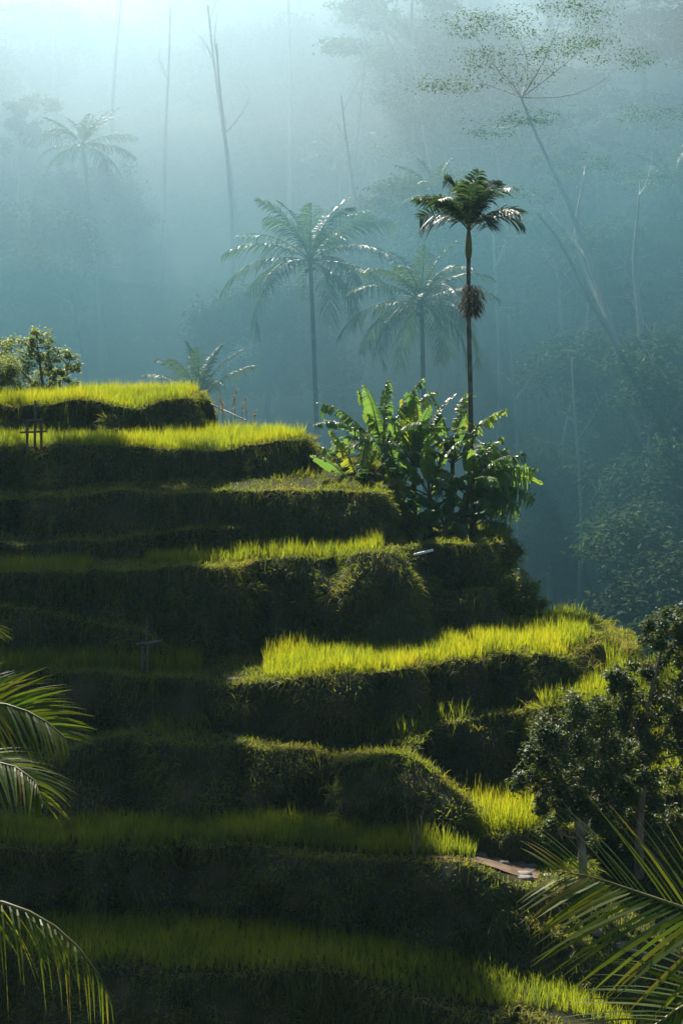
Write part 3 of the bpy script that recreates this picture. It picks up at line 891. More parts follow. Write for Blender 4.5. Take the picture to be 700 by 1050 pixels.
# ------------------------------------------------------------------ banana clump on the knoll
def gnd(px, py, Y):
    return P(px, py, Y)
def bl(n, seed, Lm=2.2, W=.62, lo=5, hi=80, tear=.2, young=.1, az0=None, spread=360):
    lr = np.random.default_rng(seed)
    out = []
    for k in range(n):
        f = k / max(n - 1, 1)
        az = (lr.uniform(0, 360) if az0 is None else az0 + lr.uniform(-.5, .5) * spread) if n < 3 else ((k * 137.5 + seed * 31) % 360 if az0 is None else az0 + spread * (((k * .618) % 1) - .5))
        out.append((az, hi + (lo - hi) * f ** .9 + lr.normal(0, 5), Lm * lr.uniform(.8, 1.12), W * lr.uniform(.8, 1.15), .25 + .5 * f + lr.normal(0, .06), max(0.0, tear * lr.uniform(.3, 1.8)), young if lr.random() < .6 else 0.0))
    return out
banana(gnd(376, 552, 65.2), 1.7, 'leftmost banana plant with sunlit yellow green leaves', bl(13, 1, 2.7, .44, 25, 84, .35, .95), (-.25, 0))
banana(gnd(398, 550, 66.0), 2.8, 'tall banana plant with broad upright leaves left of the areca trunk', bl(13, 2, 3.3, .56, 34, 86, .4, .35), (-.2, 0))
banana(gnd(424, 548, 65.6), 2.5, 'banana plant with one narrow young leaf standing straight up', bl(12, 3, 3.0, .52, 30, 84, .4, .35) + [(100, 88, 2.6, .30, .05, .0, 1.0), (150, 82, 2.5, .34, .1, .05, .9)], (0, 0))
banana(gnd(440, 552, 64.6), 1.6, 'short banana plant with drooping blue green leaves in front of the clump', bl(13, 4, 2.6, .5, 20, 82, .2, .15), (0, 0))
banana(gnd(462, 548, 66.2), 2.7, 'banana plant with yellow tipped leaf against the areca trunk', bl(12, 5, 2.6, .5, 20, 84, .5, .6), (.05, 0))
banana(gnd(413, 552, 64.8), .9, 'low leafy banana sucker at the front left of the clump', bl(11, 6, 2.0, .48, 10, 78, .2, .1), (-.1, 0))
banana(gnd(428, 556, 63.4), .5, 'small banana sucker in front of the tall stems on the knoll', bl(11, 8, 1.6, .42, 8, 72, .15, .1), (0, 0))
banana(gnd(456, 555, 63.4), .6, 'small banana sucker just left of the areca foot', bl(11, 9, 1.7, .42, 6, 74, .25, .3), (0, 0))
banana(gnd(486, 552, 63.6), .6, 'small banana sucker just right of the areca foot', bl(11, 10, 1.7, .42, 4, 74, .4, .2), (0, 0))
banana(gnd(484, 551, 64.6), 1.5, 'slanting banana plant whose leaves cross in front of the areca trunk', bl(12, 11, 2.3, .48, 15, 84, .5, .4), (.1, 0))
banana(gnd(390, 552, 65.0), .8, 'low banana sucker with dark leaves near the left side of the clump', bl(11, 7, 2.1, .46, 5, 76, .2, .0), (-.1, 0))
banana(gnd(473, 550, 64.0), 1.5, 'tattered banana plant whose torn fringed leaves arch to the right', [
    (12, 52, 2.7, .6, .45, 1.6, .3), (345, 40, 2.8, .6, .55, 1.6, .2), (30, 35, 2.9, .55, .40, 1.8, .3), (355, 25, 2.6, .5, .75, 1.8, .0), (320, 20, 2.3, .5, .85, 1.6, .0), (8, 10, 2.4, .45, .9, 1.8, .0),
    (335, 62, 2.3, .6, .5, .9, .2), (55, 60, 2.4, .6, .5, 1.2, .3), (290, 5, 1.9, .45, .8, 1.4, .0), (225, 28, 1.9, .5, .7, .8, .0), (20, 70, 2.5, .6, .4, .8, .2), (300, 40, 2.2, .6, .7, .5, .0), (0, -10, 2.0, .4, .8, 1.8, 0)], (.15, 0), 0.17)

# ------------------------------------------------------------------ leafy trees at the right, shrubs
def clumps_px(lst, Y, base):
    """(px, py, radius_px, dY) -> local clump list"""
    out = []
    for (px, py, r, dy) in lst:
        p = P(px, py, Y + dy) - base
        out.append((*p, r * Y / FPX))
    return out
bA = P(597, 902, 47.6)
def lp(px, py, Y, base, r): return (*(P(px, py, Y) - base), r)
trA = [[(0, 0, 0, .13), lp(596, 868, 47.6, bA, .11), lp(590, 835, 47.7, bA, .09), lp(575, 800, 47.7, bA, .07), lp(560, 765, 47.8, bA, .03)],
       [lp(595, 860, 47.6, bA, .08), lp(608, 815, 48, bA, .07), lp(618, 770, 48.2, bA, .05), lp(610, 735, 48.2, bA, .02)]]
clA = clumps_px([(565, 745, 18, 0), (590, 728, 18, .3), (612, 735, 18, .4), (550, 775, 16, -.2), (575, 770, 20, -.4), (600, 765, 20, 0), (625, 765, 18, .5), (540, 800, 14, 0), (560, 805, 17, -.5),
                 (585, 805, 18, -.5), (610, 800, 20, -.2), (630, 800, 18, .3), (575, 830, 14, -.2), (600, 832, 16, -.4), (622, 828, 15, 0), (640, 815, 14, .3), (595, 785, 20, .9), (570, 790, 18, .9), (620, 785, 18, 1), (570, 850, 13, .2), (610, 852, 14, .3), (630, 845, 14, .4), (555, 825, 11, .1)], 47.7, bA)
leafy_tree('leafy_tree', bA, (trA, clA), 'round dark leafy tree standing beside the dirt path', 'tree', leaf=.145, mat=M_DARK, per=150, aspect=.45, seed=1)
bB = P(655, 900, 49.2)
trB = [[(0, 0, 0, .14), lp(655, 850, 49.2, bB, .12), lp(660, 790, 49.3, bB, .1), lp(662, 740, 49.3, bB, .08), lp(672, 690, 49.4, bB, .05), lp(682, 650, 49.4, bB, .02)],
       [lp(660, 790, 49.3, bB, .08), lp(685, 745, 49.5, bB, .06), lp(700, 700, 49.7, bB, .03)],
       [lp(661, 760, 49.3, bB, .06), lp(640, 725, 49.2, bB, .04), lp(632, 690, 49.2, bB, .02)]]
clB = clumps_px([(680, 640, 15, 0), (700, 640, 16, .3), (665, 655, 14, -.2), (690, 662, 17, 0), (712, 660, 18, .5), (670, 680, 13, .4), (700, 690, 18, .2), (640, 690, 14, 0), (628, 700, 11, -.2), (650, 710, 15, .3),
                 (635, 725, 16, -.3), (660, 728, 17, .2), (690, 715, 17, -.2), (715, 700, 20, 0), (685, 740, 18, .4), (650, 750, 18, -.3), (675, 765, 18, -.2), (700, 735, 16, 0), (640, 775, 18, .2), (662, 790, 18, -.4), (640, 805, 16, 0), (670, 815, 15, .1), (655, 830, 16, .2), (725, 740, 20, 0), (650, 770, 18, .8), (640, 840, 16, .3), (665, 852, 16, .3), (685, 840, 16, .5), (650, 868, 14, .4), (690, 790, 16, .3), (705, 770, 18, .4)], 49.3, bB)
leafy_tree('leafy_tree', bB, (trB, clB), 'taller glossy leafy tree at the right edge with its thin trunk showing', 'tree', leaf=.145, mat=M_DARK, per=150, aspect=.45, seed=2)

bS = P(45, 402, 76.5)
trS = [[(0, 0, 0, .07), lp(42, 380, 76.5, bS, .05), lp(38, 350, 76.5, bS, .02)], [(0.05, 0, 0, .06), lp(58, 385, 76.6, bS, .04), lp(70, 375, 76.6, bS, .015)], [(-.1, 0, 0, .06), lp(22, 380, 76.4, bS, .04), lp(12, 362, 76.4, bS, .015)]]
clS = clumps_px([(38, 345, 9, 0), (52, 350, 9, .3), (25, 352, 9, .2), (12, 356, 10, 0), (0, 362, 10, .2), (45, 364, 10, -.3), (60, 364, 8, 0), (72, 363, 7, .1), (80, 378, 6, 0), (68, 380, 7, .2), (30, 372, 11, -.3), (55, 380, 9, -.3), (15, 376, 11, .2), (-12, 370, 12, .2), (40, 388, 12, -.2), (58, 390, 11, 0), (22, 390, 12, -.2), (72, 389, 8, .2), (48, 376, 11, .3), (34, 358, 10, .2)], 76.5, bS)
leafy_tree('garden_shrub', bS, (trS, clS), 'feathery pale green shrub behind the topmost rice field', 'shrub', leaf=.16, per=40, aspect=.45, clump=.4, limb_r=.03, seed=3)
bK = P(528, 634, 60.2)
clK = clumps_px([(514, 598, 12, 0), (528, 592, 13, .3), (543, 600, 12, .2), (516, 612, 14, -.2), (534, 612, 14, 0), (550, 616, 10, .1), (524, 626, 14, -.3), (542, 630, 12, -.1), (508, 628, 11, 0)], 60.2, bK)
leafy_tree('round_shrub', bK, ([[(0, 0, 0, .06), lp(528, 612, 60.2, bK, .04)]], clK), 'rounded small leafed bush beside the knoll at the hill edge', 'shrub', leaf=.13, per=90, aspect=.5, clump=.4, limb_r=.03, seed=4)
bH = P(-6, 400, 74.5)
clH = clumps_px([(-14, 380, 16, 0), (4, 378, 15, 0), (15, 384, 13, .1), (-30, 384, 16, 0), (8, 392, 14, -.2), (-10, 394, 15, -.2)], 74.5, bH)
leafy_tree('clipped_bush', bH, ([[(0, 0, 0, .08), lp(-4, 385, 74.5, bH, .05)]], clH), 'dense dark bush with a sunlit top at the left edge of the topmost field', 'shrub', leaf=.1, per=170, aspect=.5, clump=.4, limb_r=.03, seed=5)

# ------------------------------------------------------------------ small things on the terraces
def stick(mb, a, b, r, k=6):
    mb.tube(np.linspace(a, b, 5), [r, r * .98, r, r * .96, r * .9], k)
def rack():
    b0 = P(36, 464, 65.3)
    r = empty('wooden_rack', b0, 'rough wooden stick rack standing on the second terrace rim at the left', 'rack')
    q = lambda px, py, dy=0: P(px, py, 65.3 + dy) - b0
    for (px, top) in ((28, 430), (36, 411), (42.5, 428)):
        mb = MB(); stick(mb, q(px, 462), q(px + .5, top), .05); mb.build('post', M_WOOD, r)
    for (py, a, c) in ((443, 21, 48), (431, 23, 46)):
        mb = MB(); stick(mb, q(a, py + .5, -.1), q(c, py - .7, -.1), .04); mb.build('crossbar', M_WOOD, r)
rack()
def stand():
    b0 = P(149, 690, 54.9)
    r = empty('wooden_stand', b0, 'small wooden post stand with a slanted plank on top in the shaded field', 'stand')
    q = lambda px, py, dy=0: P(px, py, 54.9 + dy) - b0
    for (px, top) in ((146, 662), (151, 660)):
        mb = MB(); stick(mb, q(px, 692), q(px + .5, top), .045); mb.build('post', M_WOOD, r)
    mb = MB()
    a, c = q(140, 661), q(166, 657.5)
    mb.tube(np.linspace(a, c, 6), .055, 4)
    mb.build('plank', M_WOOD, r)
    mb = MB(); stick(mb, q(150, 660), q(151, 630), .03); mb.build('stick', M_WOOD, r)
stand()
mb = MB()
mb.tube(spline(np.array([P(398, 574, 60.9), P(415, 571, 60.4), P(430, 567.5, 60.2), P(444, 564, 60.2)]), 14), .045, 7)
tag(mb.build('water_pipe', M_PIPE), 'thin white water pipe jutting across the knoll face', 'pipe')
mb = MB()
for (px, py, Y, s) in ((0, 0, 0, 1),):
    mb.tube(spline(np.array([P(316, 470, 67.5), P(328, 474, 67.2), P(340, 477, 67.0), P(350, 480, 66.8)]), 10), [.05, .09, .1, .1, .09, .1, .1, .09, .08, .05], 7)
tag(mb.build('bamboo_pole', M_BAMBOO), 'pale bamboo pole lying behind the right end of the second terrace', 'pole')
mb = MB()
mb.tube(np.linspace(P(216, 414, 72), P(252, 431, 70.5), 5), .025, 6)
tag(mb.build('bamboo_pole', M_BAMBOO), 'thin pale stick leaning down from the topmost field corner', 'pole')

# dry seed stalks behind the second field
for i, (px, h_, l_) in enumerate([(222, 25, 3), (228, 31, -2), (236, 26, 4), (241, 34, 1), (247, 24, 5), (254, 20, -3), (233, 20, -5), (260, 12, 2)]):
    mb = MB()
    b0 = P(px, 434, 71.3)
    t_ = P(px + l_, 434 - h_, 71.3)
    c = limb(b0, t_, 0, 8)
    mb.tube(c, np.linspace(.012, .006, 8), 4)
    n = 26
    k = rng.integers(4, 8, n)
    blades(mb, c[k], rng.normal(0, .5, (n, 3)) + np.array([0, 0, .7]), rng.uniform(.08, .2, n), .03, .4, segs=2, mat=0)
    tag(mb.build('seed_stalk', M_DRY), 'dry reddish seed stalk sticking up behind the second field', 'stalk', 'dry seed stalks behind the second field')

# dirt corner, path stones
def slab_px(name, pts, Y0, th, mat, label, cat, kind=None, group=None, sub=0):
    """flat irregular stone: outline (px,py,Y) at top, thickness th"""
    A = np.array([P(*p) for p in pts])
    n = 22
    A = spline(np.vstack([A, A[:1]]), n + 1)[:-1]
    A[:, :2] += 0.02 * rng.normal(size=(n, 2))
    A[:, 2] = A[:, 2].mean() + 0.5 * (A[:, 2] - A[:, 2].mean())
    c = A.mean(0)
    rings = [c + (A - c) * .02, c + (A - c) * .6, c + (A - c) * .93, A + np.array([0, 0, -.03]), A + np.array([0, 0, -th])]
    rings[1][:, 2] += .015
    G = np.stack(rings, 0)
    G = np.concatenate([G, G[:, :1]], 1)
    mb = MB(); mb.grid(G)
    o = mb.build(name, mat)
    return tag(o, label, cat, group, kind)

T7 = TERR['t7']
mb = MB()
uu = np.linspace(0, 1, 34)
# trodden dirt sheet laid over the corner of the long terrace
px0 = np.linspace(440, 556, 34)
rows = []
for v in np.linspace(0, 1, 14):
    Yn = np.interp(px0, [440, 480, 500, 520, 556], [46.75, 46.75, 46.6, 46.62, 47.0]) + 0.12
    Yf = np.interp(px0, [440, 488, 500, 530, 556], [47.1, 47.15, 48.6, 48.6, 47.9])
    Y = Yn + (Yf - Yn) * v
    x = (px0 - 350) / FPX * Y
    z = np.array([0.0] * len(x))
    rim = T7['rim']
    d = (x[:, None] - rim[None, :, 0]) ** 2 + (Y[:, None] - rim[None, :, 1]) ** 2
    w = 1 / (d + .3) ** 2
    z = (w * rim[None, :, 2]).sum(1) / w.sum(1) + 0.035 + 0.02 * fbm(np.stack([x * 2, Y * 2, 0 * x], 1), 2)
    rows.append(np.stack([x, Y, z], 1))
mb.grid(np.array(rows))
tag(mb.build('path', M_DIRT), 'trodden reddish dirt path on the corner of the long terrace', 'path', kind='structure')
def zt7(x, y):
    rim = TERR['t7']['rim']
    d = (x - rim[:, 0]) ** 2 + (y - rim[:, 1]) ** 2
    w = 1 / (d + .3) ** 2
    return (w * rim[:, 2]).sum() / w.sum()
def zon(key, x, y):
    T = TERR[key]
    rim = T['rim']
    d = (x - rim[:, 0]) ** 2 + (y - rim[:, 1]) ** 2
    w = 1 / (d + .3) ** 2
    return (w * rim[:, 2]).sum() / w.sum() + T['rise'] * max(y - rim[d.argmin(), 1], 0) * .8
def stone(cx, cy, Y, wpx, dY, label, key='t7', th=.16):
    X = (cx - 350) / FPX * Y
    w = wpx * Y / FPX / 2
    zz = zon(key, X, Y) + .05
    a = np.linspace(0, 2 * np.pi, 9)[:-1] + rng.normal(0, .12, 8)
    rr = rng.uniform(.85, 1.12, 8)
    A = np.stack([X + w * np.sign(np.cos(a)) * np.abs(np.cos(a)) ** .6 * rr, Y + dY / 2 * np.sign(np.sin(a)) * np.abs(np.sin(a)) ** .6 * rr, np.full(8, zz)], 1)
    n = 24
    A = spline(np.vstack([A, A[:1]]), n + 1)[:-1]
    c = A.mean(0)
    G = np.stack([c + (A - c) * .02, c + (A - c) * .55 + [0, 0, .01], c + (A - c) * .92, A + [0, 0, -.03], A + [0, 0, -th]], 0)
    G = np.concatenate([G, G[:, :1]], 1)
    mb = MB(); mb.grid(G)
    return tag(mb.build('step_stone', M_SHADESTONE if 'dark' in label or 'shaded' in label else M_STONE), label, 'stone', 'stone steps of the hill path')
for a in [
    (494, 868, 48.4, 16, .35, 'small pale stone at the end of the long rice row'),
    (512, 872, 48.4, 14, .4, 'pale flat stone between the rice patch and the dirt corner'),
    (534, 871, 48.5, 18, .35, 'upper flat stone of the stair behind the dirt corner'),
    (545, 873, 48.5, 18, .35, 'wide flat stone below the upper stair stone'),
    (517, 881, 48.1, 18, .3, 'wet glinting stone at the back of the dirt corner'),
    (546, 882, 47.9, 15, .3, 'flat stone at the right end of the dirt corner'),
    (566, 885, 47.6, 10, .3, 'little bright stone at the foot of the leafy tree'),
    (540, 894, 47.4, 20, .35, 'long flat stone on the dirt corner'),
    (540, 903, 46.9, 20, .35, 'front flat stone on the rim of the dirt corner'),
    (594, 907, 46.9, 12, .3, 'flat stone half hidden by the palm frond tip'),
    (617, 963, 45.6, 14, .4, 'step stone on the slope behind the palm frond', 't8s'),
    (648, 975, 45.2, 22, .45, 'long step stone lower on the slope behind the palm frond', 't8s'),
    (664, 988, 45.0, 14, .35, 'lowest step stone near the right edge', 't8s'),
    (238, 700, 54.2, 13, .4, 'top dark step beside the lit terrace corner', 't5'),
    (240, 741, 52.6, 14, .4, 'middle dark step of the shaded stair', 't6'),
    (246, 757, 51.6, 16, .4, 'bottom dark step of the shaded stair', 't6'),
    (113, 578, 59.6, 14, .5, 'pale flat stone on the shaded terrace at the left', 't4'),
]: stone(*a)

def twig(px, py, Y, tops, label):
    b0 = P(px, py, Y)
    mb = MB()
    for (tx, ty) in tops:
        c = limb(b0, P(tx, ty, Y + rng.normal(0, .1)), 0.02, 8)
        mb.tube(c, np.linspace(.022, .007, 8), 5)
        for k in (3, 5, 6):
            e = c[k] + rng.normal(0, .18, 3) + np.array([0, 0, .2])
            mb.tube(limb(c[k], e, 0, 5), np.linspace(.01, .004, 5), 4)
    return tag(mb.build('bare_twig', M_WOOD), label, 'twig')
twig(425, 880, 46.9, [(413, 802), (436, 815), (427, 845)], 'bare dry twig sticking up from the long rice row')
twig(446, 850, 49.5, [(440, 800), (452, 810)], 'forked bare twig on the mossy spur')

# ------------------------------------------------------------------ the misty forest behind
def hz(x, y):
    return float(hill_z(np.array([x]), np.array([y]))[0])

# undergrowth carpet (ferns, herbs, low bananas): uncountable
mb = MB()
N = 60000
y = 99 + 235 * rng.random(N) ** 1.25
x = rng.uniform(-1, 1, N) * (0.24 * y + 14)
z = hill_z(x, y)
cl = fbm(np.stack([x * .12, y * .12, 0 * x], 1), 3)
k = cl > -0.55
x, y, z, cl = x[k], y[k], z[k], cl[k]
N = len(x)
hgt = np.clip(1.2 + 2.2 * cl, .3, 4) * rng.random(N)
blades(mb, np.stack([x, y, z + hgt], 1), rng.normal(0, 1, (N, 3)) * [1, 1, .5] + [0, 0, .55], rng.uniform(.5, 1.7, N) * (1 + y / 400), rng.uniform(.15, .42, N), rng.uniform(.2, 1.1, N), segs=3, tint=np.clip(.4 + .3 * cl + rng.normal(0, .2, N), 0, 1))
tag(mb.build('undergrowth', M_FOREST), 'tangled undergrowth covering the misty hillside', 'undergrowth', kind='stuff')

def forest_tree(name, H, crown, trunkr, lean, label, cat, mat, bark, layers, seed, leaf, flat, per, fork=0.5, nl=4, dome=.42):
    lr = np.random.default_rng(seed)
    top = np.array([lean, lr.normal(0, 1), H])
    trunks = [[(0, 0, -1, trunkr), (lean * .15, 0, H * .25, trunkr * .8), (lean * .4, 0, H * fork, trunkr * .65), (lean * .75, 0, H * .8, trunkr * .35), (*top, trunkr * .12)]]
    for k in range(nl):
        a = lr.uniform(0, 6.28)
        f = lr.uniform(fork * .8, .75)
        s = np.array([lean * f * .9, 0, H * f])
        e = np.array([lean * .8 + crown * .8 * math.cos(a), crown * .8 * math.sin(a), H * lr.uniform(.8, .98)])
        trunks.append([(*s, trunkr * .45), (*(s + (e - s) * .45 + [0, 0, .4]), trunkr * .3), (*e, trunkr * .08)])
    cl = []
    for k in range(layers):
        a = k * 2.4 + lr.normal(0, .3)
        rr = crown * math.sqrt((k + .5) / layers) * lr.uniform(.8, 1.1)
        zz = H * (1.0 - dome * (rr / crown) ** 1.6 * lr.uniform(.5, 1.2)) if flat > .5 else H * (1 - .5 * (1 - fork) * lr.random() * 1.6)
        cl.append((lean + rr * math.cos(a), rr * math.sin(a), zz, crown * lr.uniform(.22, .36)))
    return leafy_tree(name, (0, 0, 0), (trunks, cl), label, cat, None, leaf=leaf, mat=mat, bark=bark, flat=flat, per=per, aspect=.5, clump=crown * .17, limb_r=trunkr * .22, seed=seed, twig=False)

def bare_tree(H, r0, lean, seed):
    """tall leafless trunk with a few thin branches near its top"""
    lr = np.random.default_rng(seed)
    r = empty('bare_tree', (0, 0, 0), 'x', 'tree')
    t = np.linspace(0, 1, 22)
    c = np.stack([lean * t ** 1.6 + .25 * np.sin(t * 7 + seed), .2 * np.sin(t * 5), H * t - 1], 1)
    mb = MB()
    mb.tube(c, r0 * (1 - .75 * t) * (1 + .06 * lr.normal(size=22)), 8)
    mb.build('trunk', M_PALEST, r)
    for k in range(3):
        i = int(lr.integers(16, 21))
        a = lr.uniform(0, 6.28)
        L = lr.uniform(1.5, 4.5)
        b_ = limb(c[i], c[i] + np.array([math.cos(a) * L * .6, math.sin(a) * L * .6, L * .9]), 0.0, 9)
        mb = MB()
        mb.tube(b_, np.linspace(r0 * .22, .015, 9), 5)
        for q in (4, 6, 7):
            e = b_[q] + lr.normal(0, .6, 3) + np.array([0, 0, .6])
            mb.tube(limb(b_[q], e, 0, 5), np.linspace(r0 * .09, .01, 5), 4)
        mb.build('branch', M_PALEST, r)
    return r
protos = {
 'bare': [bare_tree(30, .30, -1.0, 23), bare_tree(24, .24, -2.6, 24)],
 'albizia': [forest_tree('albizia_tree', 24, 10, .38, -3, 'x', 'tree', M_FOREST, M_PALE, 26, 11, .5, .9, 60),
             forest_tree('albizia_tree', 21, 9, .34, 2, 'x', 'tree', M_FOREST, M_PALE, 24, 12, .5, .9, 60, .4),
             forest_tree('albizia_tree', 31.3, 5.3, .42, 5.5, 'x', 'tree', M_FOREST, M_PALE, 34, 19, .5, .9, 130, .6, 4, .07),  # high flat crowns shaped to throw shade from out of view
             forest_tree('albizia_tree', 32.8, 4.1, .40, 0.3, 'x', 'tree', M_FOREST, M_PALE, 24, 20, .5, .9, 120, .6, 4, .08)],
 'pole': [forest_tree('slender_tree', 22, 3.2, .24, 1.0, 'x', 'tree', M_FOREST, M_PALE, 10, 13, .45, .3, 60, .72, 3),
          forest_tree('slender_tree', 19, 2.8, .20, -1.4, 'x', 'tree', M_FOREST, M_PALE, 9, 14, .45, .3, 60, .75, 2)],
 'dense': [forest_tree('forest_tree', 17, 6.8, .34, .6, 'x', 'tree', M_FOREST, M_BARK, 44, 25, .42, .35, 75, .3)],
 'emergent': [forest_tree('emergent_tree', 34, 8.5, .45, 1.2, 'x', 'tree', M_FOREST, M_PALE, 30, 26, .5, .8, 110, .62, 4, .3)],
 'broad': [forest_tree('forest_tree', 14, 5.5, .30, .6, 'x', 'tree', M_FOREST, M_BARK, 24, 15, .5, .1, 70, .35),
           forest_tree('forest_tree', 11, 4.8, .26, -.5, 'x', 'tree', M_FOREST, M_BARK, 22, 16, .5, .1, 70, .3)],
}
used = {}
LAB = {'albizia': ('pale trunked albizia with flat layered crown in the forest mist', 'albizia trees in the forest mist'),
       'bare': ('tall almost leafless pale trunk in the forest mist', 'bare pale trunks in the forest mist'),
       'pole': ('slender pale trunked tree in the forest mist', 'slender trees in the forest mist'),
       'dense': ('dense dark tree in the shaded hollow right of the knoll', 'dense trees in the hollow'),
       'emergent': ('very tall broad crowned tree added on the misty slope to part the sunlight', 'tall trees added to part the sunlight'),
       'broad': ('round crowned dark tree in the misty forest behind the hill', 'dark trees in the misty forest')}
def place(kind, v, x, y, s, rz, label=None, z=None):
    p = protos[kind][v]
    o = p if not used.get((kind, v)) else copy_tree(p)
    used[(kind, v)] = True
    o.location = (x, y, hz(x, y) if z is None else z)
    o.scale = (s, s, s)
    o.rotation_euler = (0, 0, rz)
    o['label'] = label or LAB[kind][0]
    if label is None: o['group'] = LAB[kind][1]
    elif 'group' in o: del o['group']
    return o

def X(px, Y): return (px - 350) / FPX * Y
# layered albizias at the upper right
for (px, Y, v, s, rz) in [(520, 185, 0, 1.0, .3), (600, 178, 1, 1.05, 2.0), (455, 205, 1, .95, 4.1), (660, 195, 0, 1.1, 1.1), (560, 225, 0, 1.0, 5.0), (640, 240, 1, 1.1, .2), (700, 170, 1, 1.0, 3.3), (480, 250, 0, 1.0, 2.6), (745, 190, 0, 1.05, 4.0)]:
    place('albizia', v, X(px, Y), Y, s, rz)
# pale trunks that stand out
for (px, Y, v, s, rz) in [(20, 190, 0, 1.0, 0), (118, 250, 0, 1.1, 3), (384, 215, 1, 1.0, 4), (530, 150, 0, .95, .5), (357, 235, 0, 1, 2), (20, 215, 1, 1, 0), (170, 240, 1, 1.1, 0), (60, 230, 0, 1, 5), (440, 230, 0, 1.0, 1.5), (585, 160, 1, 1, 0), (612, 165, 0, 1, 2.2), (300, 260, 1, 1.1, .4), (560, 140, 1, .8, 1.9), (690, 150, 0, 1, .8), (-40, 200, 0, 1, .8)]:
    place('pole', v, X(px, Y), Y, s, rz)
# unseen trees added on the left shoulder, crowns shaped to shade the lower left
for (x, y, v, sc_, rz) in [(-24.6, 80.2, 2, 1.0, 0), (-32, 80, 2, 1.02, .15), (-39, 80.5, 2, 1.0, .1), (-20.8, 86.6, 3, 1.0, .5), (-27.5, 86.4, 3, 1.0, 2.5), (-34, 86.6, 3, 1.0, 4.0)]:
    o = place('albizia', v, x, y, sc_, rz, 'unseen tall albizia added on the left shoulder to shade the terraces', float(body_z(x, y)))
    o['group'] = 'unseen albizias added to shade the terraces'
for (px, Y, v, s, rz) in [(240, 168, 0, 1.1, 0), (250, 180, 1, 1.45, .6), (107, 136, 1, .85, .1), (118, 200, 0, 1.1, 3), (384, 168, 1, 1.2, .3), (357, 185, 1, 1.2, 2), (300, 200, 0, 1.0, 1), (534, 124, 0, .8, .3), (563, 130, 1, 1.0, 2.8), (598, 121, 0, .75, .2), (583, 138, 1, 1.1, 1.0), (640, 128, 1, .95, 2.2), (662, 119, 0, .8, 4.0), (510, 142, 0, .9, 5), (455, 180, 1, 1.1, 0), (172, 190, 0, 1.0, 2)]:
    place('bare', v, X(px, Y), Y, s, rz)
for (x, y, s, rz) in [(-62, 262, 1.1, 0), (-30, 286, 1.15, 1), (-88, 240, 1.0, 2), (4, 268, 1.1, 3), (32, 250, 1.1, 4), (-46, 232, .9, 5), (-14, 236, .85, .5), (58, 275, 1.1, 1.5), (-112, 275, 1.2, 2.5), (18, 300, 1.2, 3.5)]:  # tall crowns added so their shadows streak the mist
    place('emergent', 0, x, y, s, rz)
for (px, Y, s, rz) in [(-140, 195, 1.1, 0), (425, 190, 1.0, 2), (565, 196, 1.15, 3), (700, 186, 1.15, 4), (830, 190, 1.2, 5)]:  # more crowns added between sun and mist to leave light shafts
    place('emergent', 0, X(px, Y), Y, s, rz)
for (px, Y, v, s, rz) in [(470, 158, 0, .85, .6), (545, 150, 1, .9, 2.2), (625, 146, 0, .9, 3.5), (690, 140, 1, .95, .4), (400, 172, 1, .9, 5.1)]:
    place('albizia', v, X(px, Y), Y, s, rz)
# dark broad trees
fr = np.random.default_rng(21)
pts = []
while len(pts) < 62:
    Y = 118 + 210 * fr.random() ** 1.1
    x = fr.uniform(-1, 1) * (0.22 * Y + 8)
    if all((x - a) ** 2 + (Y - b_) ** 2 > 49 for a, b_ in pts):
        pts.append((x, Y))
for i, (x, Y) in enumerate(pts):
    place('broad', i % 2, x, Y, fr.uniform(.7, 1.25), fr.uniform(0, 6.28))
# dark trees at the right edge, nearer
for (px, Y, v, s, rz) in [(742, 112, 0, 1.15, 1), (715, 124, 0, 1.25, 3), (775, 104, 0, 1.25, 5), (650, 136, 0, .85, 2), (600, 128, 0, .7, 4)]:
    place('dense', v, X(px, Y), Y, s, rz, z=max(hz(X(px, Y), Y), float(body_z(X(px, Y), Y)), 0))

# the tall forked albizia whose pale limbs cross the right side
bF = np.array([X(664, 124), 124.0, hz(X(664, 124), 124)])
q = lambda px, py, dy, r: (*(P(px, py, 124 + dy) - bF), r)
trF = [[(0, 0, -.5, .5), q(664, 480, 0, .52), q(655, 430, 0, .46), q(640, 385, 0, .38), (*q(622, 325, 0, 0)[:3], .31), q(605, 270, 0, .26), q(578, 200, 1, .19), q(548, 135, 1, .12), q(534, 100, 2, .06)],
       [q(655, 430, 0, .3), q(657, 380, 1, .26), q(656, 330, 1.5, .2), q(650, 270, 2, .15), q(655, 200, 2, .06)],
       [q(628, 345, 0, .24), q(600, 300, -1, .19), q(575, 250, -2, .14), q(550, 218, -3, .06)],
       [q(622, 325, 0, .16), q(604, 290, 1, .14), q(590, 240, 2, .1), q(598, 180, 3, .04)],
       [q(605, 270, 0, .12), q(575, 232, 2, .09), q(548, 200, 4, .03)],
       [q(664, 470, 0, .14), q(640, 478, -1, .11), q(615, 500, -2, .07), q(600, 525, -2.5, .02)]]
cF = clumps_px([(530, 75, 40, 3), (490, 62, 38, 5), (565, 50, 42, 2), (610, 35, 40, 5), (455, 85, 34, 7), (520, 25, 42, 6), (580, 5, 40, 3), (640, 62, 38, 6), (545, 120, 30, 2), (545, 200, 26, 5), (600, 168, 30, 5), (655, 185, 30, 4), (670, 120, 36, 6), (505, 130, 32, 6), (480, 25, 36, 8)], 124, bF)
leafy_tree('albizia_tree', bF, (trF, cF), 'tall forked albizia whose pale limbs lean left across the right side', 'tree', None, leaf=.2, mat=M_FOREST, bark=M_PALEST, flat=.88, per=42, aspect=.4, clump=1.1, limb_r=.045, twig=False, seed=31)

